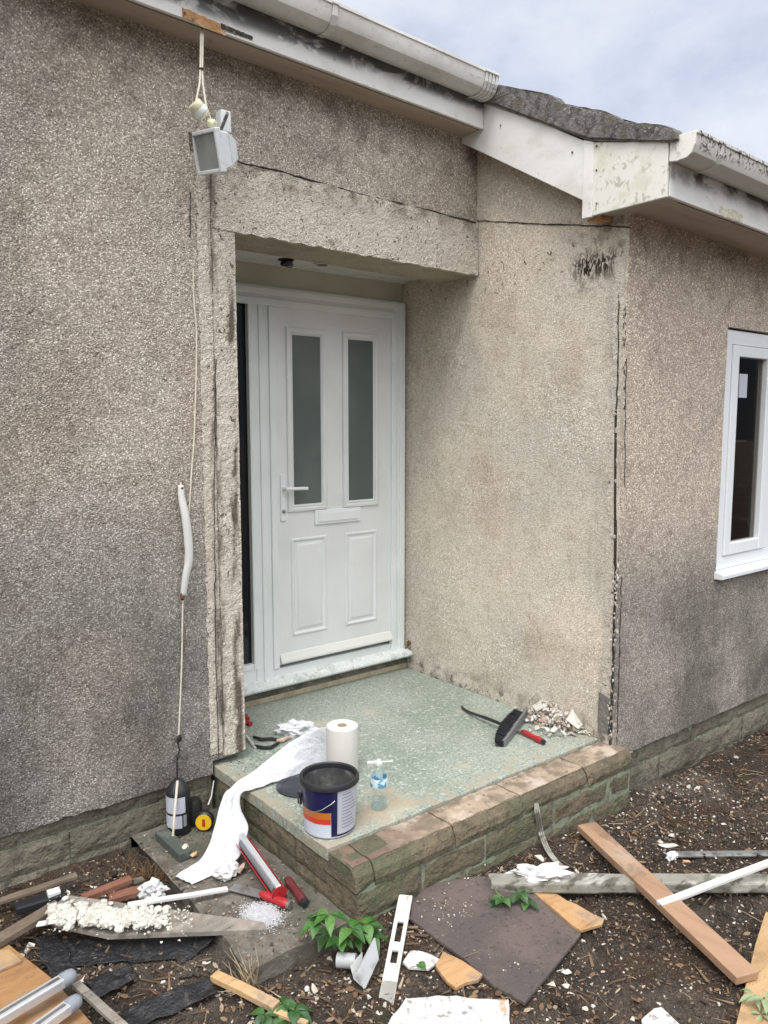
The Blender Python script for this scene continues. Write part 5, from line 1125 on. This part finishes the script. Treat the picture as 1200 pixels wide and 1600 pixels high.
# ------------------------------------------------------------------ wall fittings
T = empty('floodlight', onY(330, 240, 2.98), 'grey floodlight with motion sensor dangling on its cable from the left eaves', 'floodlight')
c_ = Vector((1.475, 2.935, 2.895)); n_ = Vector((-.97, -.05, -.26)).normalized(); sd = Vector((0, 0, 1)).cross(n_).normalized(); sd = Matrix.Rotation(R(-8), 3, n_) @ sd; u_ = n_.cross(sd)
def fr4(q, o_, w_, h_, o2, w2, h2):
    P = [o_+sd*w_*i+u_*h_*j for i, j in ((-.5, -.5), (.5, -.5), (.5, .5), (-.5, .5))]+[o2+sd*w2*i+u_*h2*j for i, j in ((-.5, -.5), (.5, -.5), (.5, .5), (-.5, .5))]
    q.add(P, [(0, 1, 2, 3), (7, 6, 5, 4), (0, 4, 5, 1), (1, 5, 6, 2), (2, 6, 7, 3), (3, 7, 4, 0)])
q = MB(); fr4(q, c_-n_*.012, .165, .140, c_-n_*.055, .150, .122); fr4(q, c_-n_*.056, .146, .118, c_-n_*.105, .090, .070); q.build('housing', 'lamp_grey', T, bevel=.005)
q = MB(); 
for (i, j, ww, hh) in ((0, .5, .18, .014), (0, -.5, .18, .014), (.5, 0, .014, .142), (-.5, 0, .014, .142)): q.obox(c_+sd*i*.166+u_*j*.142, sd*ww, u_*hh, n_*.026)
q.build('bezel', 'lamp_grey', T, bevel=.003)
q = MB(); q.obox(c_+n_*.002, sd*.154, u_*.130, n_*.006); q.build('glass', 'lamp_glass', T)
q = MB(); q.obox(onY(349, 192, 3.0), (.045, 0, 0), (0, .05, 0), (0, 0, .085)); q.build('junction_box', 'lamp_grey', T, bevel=.005)
q = MB(); q.bar(onY(356, 176, 2.955), onY(343, 208, 2.95), .012, .006, up=(0, -1, 0)); q.bar(onY(297, 207, 2.95), onY(300, 238, 2.95), .012, .006, up=(0, -1, 0)); q.bar(onY(345, 210, 2.93), onY(364, 236, 2.93), .016, .004, up=(0, -1, 0)); q.build('bracket', 'rotten_dark', T)
sc0 = onY(307, 170, 2.94); sc1 = onY(324, 190, 2.94)
MB().lathe([(0, 0), (.026, 0), (.029, .006), (.029, .026), (.027, .030), (.027, .055), (.02, .062), (0, .063)], sc0+Vector((-.012, 0, .018)), axis=(sc1-sc0), seg=24).build('motion_sensor', 'sensor_cream', T, smooth=True)
MB().lathe([(.0296, .026), (.0302, .028), (.0302, .046), (.0280, .048)], sc0+Vector((-.012, 0, .018)), axis=(sc1-sc0), seg=24).build('sensor_lens', 'lamp_grey', T, smooth=True)
q = MB(); q.blob(onY(331, 193, 2.93), (.020, .018, .016), .3, 3, 3, 5); q.build('knuckle', 'sensor_cream', T, smooth=True)
top = Vector((1.475, 3.02, 3.40))
q = MB(); m1 = onY(313, 108, 2.98); m2 = onY(316, 108, 2.98); q.tube([onY(314, 46, 3.01), m1, onY(312, 130, 2.965), onY(306, 160, 2.95)], .0042, 7); q.tube([onY(317, 46, 3.01), m2, onY(317, 132, 2.965), onY(322, 165, 2.95), onY(330, 190, 2.94)], .0042, 7); q.build('cable', 'cable_white', T, smooth=True)
MB().lathe([(.010, -.003), (.010, .003), (.004, .003), (.004, -.003)], m1.lerp(m2, .5), axis=(0, 0, 1), seg=10, closed=True).build('cable_tie', 'black_rubber', T)
# cable down the wall with its conduit
T = empty('wall_cable', onY(283, 1150, YL-.01), 'thin cream cable running down the left wall to a black taped end', 'cable')
yc = YL-.010
P = [onY(x, y, yc) for x, y in ((302, 422), (303, 470), (307, 520), (306, 600), (303, 690), (299, 740), (296, 790), (291, 850), (286, 930), (284, 1030), (281, 1110), (279, 1150))]
q = MB(); q.tube([cr_(P, i/80) for i in range(81)], .0035, 7); q.build('flex', 'cable_white', T, smooth=True)
q = MB(); P = [onY(x, y, yc-.01) for x, y in ((281, 1148), (278, 1160), (280, 1172), (277, 1186), (277, 1212), (279, 1216))]
q.tube([cr_(P, i/50) for i in range(51)], .004, 7, [.6+1.3*abs(mn.noise(Vector((i*.43, 0, 0))))*(2 if i < 30 else 1) for i in range(51)]); q.blob(onY(280, 1155, yc-.012), (.012, .010, .011), .5, 3, 2, 3); q.blob(onY(278, 1182, yc-.012), (.010, .008, .008), .5, 3, 2, 6); q.build('taped_end', 'black_rubber', T, smooth=True)
P = [onY(x, y, yc-.012+dd) for x, y, dd in ((282, 758, .006), (284, 780, 0), (290, 810, -.01), (294, 845, -.012), (295, 875, -.01), (290, 900, -.004), (286, 930, .006))]
T = empty('conduit_cover', P[3], 'bent white plastic conduit cover fixed over the wall cable', 'conduit')
q = MB(); n = 30
def cdt(u, v):
    p_ = cr_(P, u); an = (v-.5)*math.pi; wdt = .0125+.006*math.sin(u*math.pi)
    return p_+Vector((wdt*math.sin(an), -.014*math.cos(an), 0))
q.grid(cdt, 30, 8); q.build('cover', 'white_plastic', T, smooth=True, solid=.002)
q = MB(); q.hull(P[0]+Vector((0, -.004, .0)), (.013, .010, .016), r4, 12); q.build('top_lug', 'sensor_cream', T)
q = MB(); q.hull(P[-1]+Vector((-.006, -.008, -.004)), (.013, .012, .024), r4, 14); q.hull(P[0]+Vector((.012, .004, .010)), (.008, .006, .009), r4, 10); q.hull(P[0]+Vector((-.012, .004, -.012)), (.004, .006, .012), r4, 10); q.build('rusty_clip', 'rust', T)
MB().lathe([(.005, 0), (.005, .003), (0, .003)], P[0]+Vector((.0, -.014, -.012)), axis=(0, -1, 0), seg=10).build('screw', 'black_rubber', T)
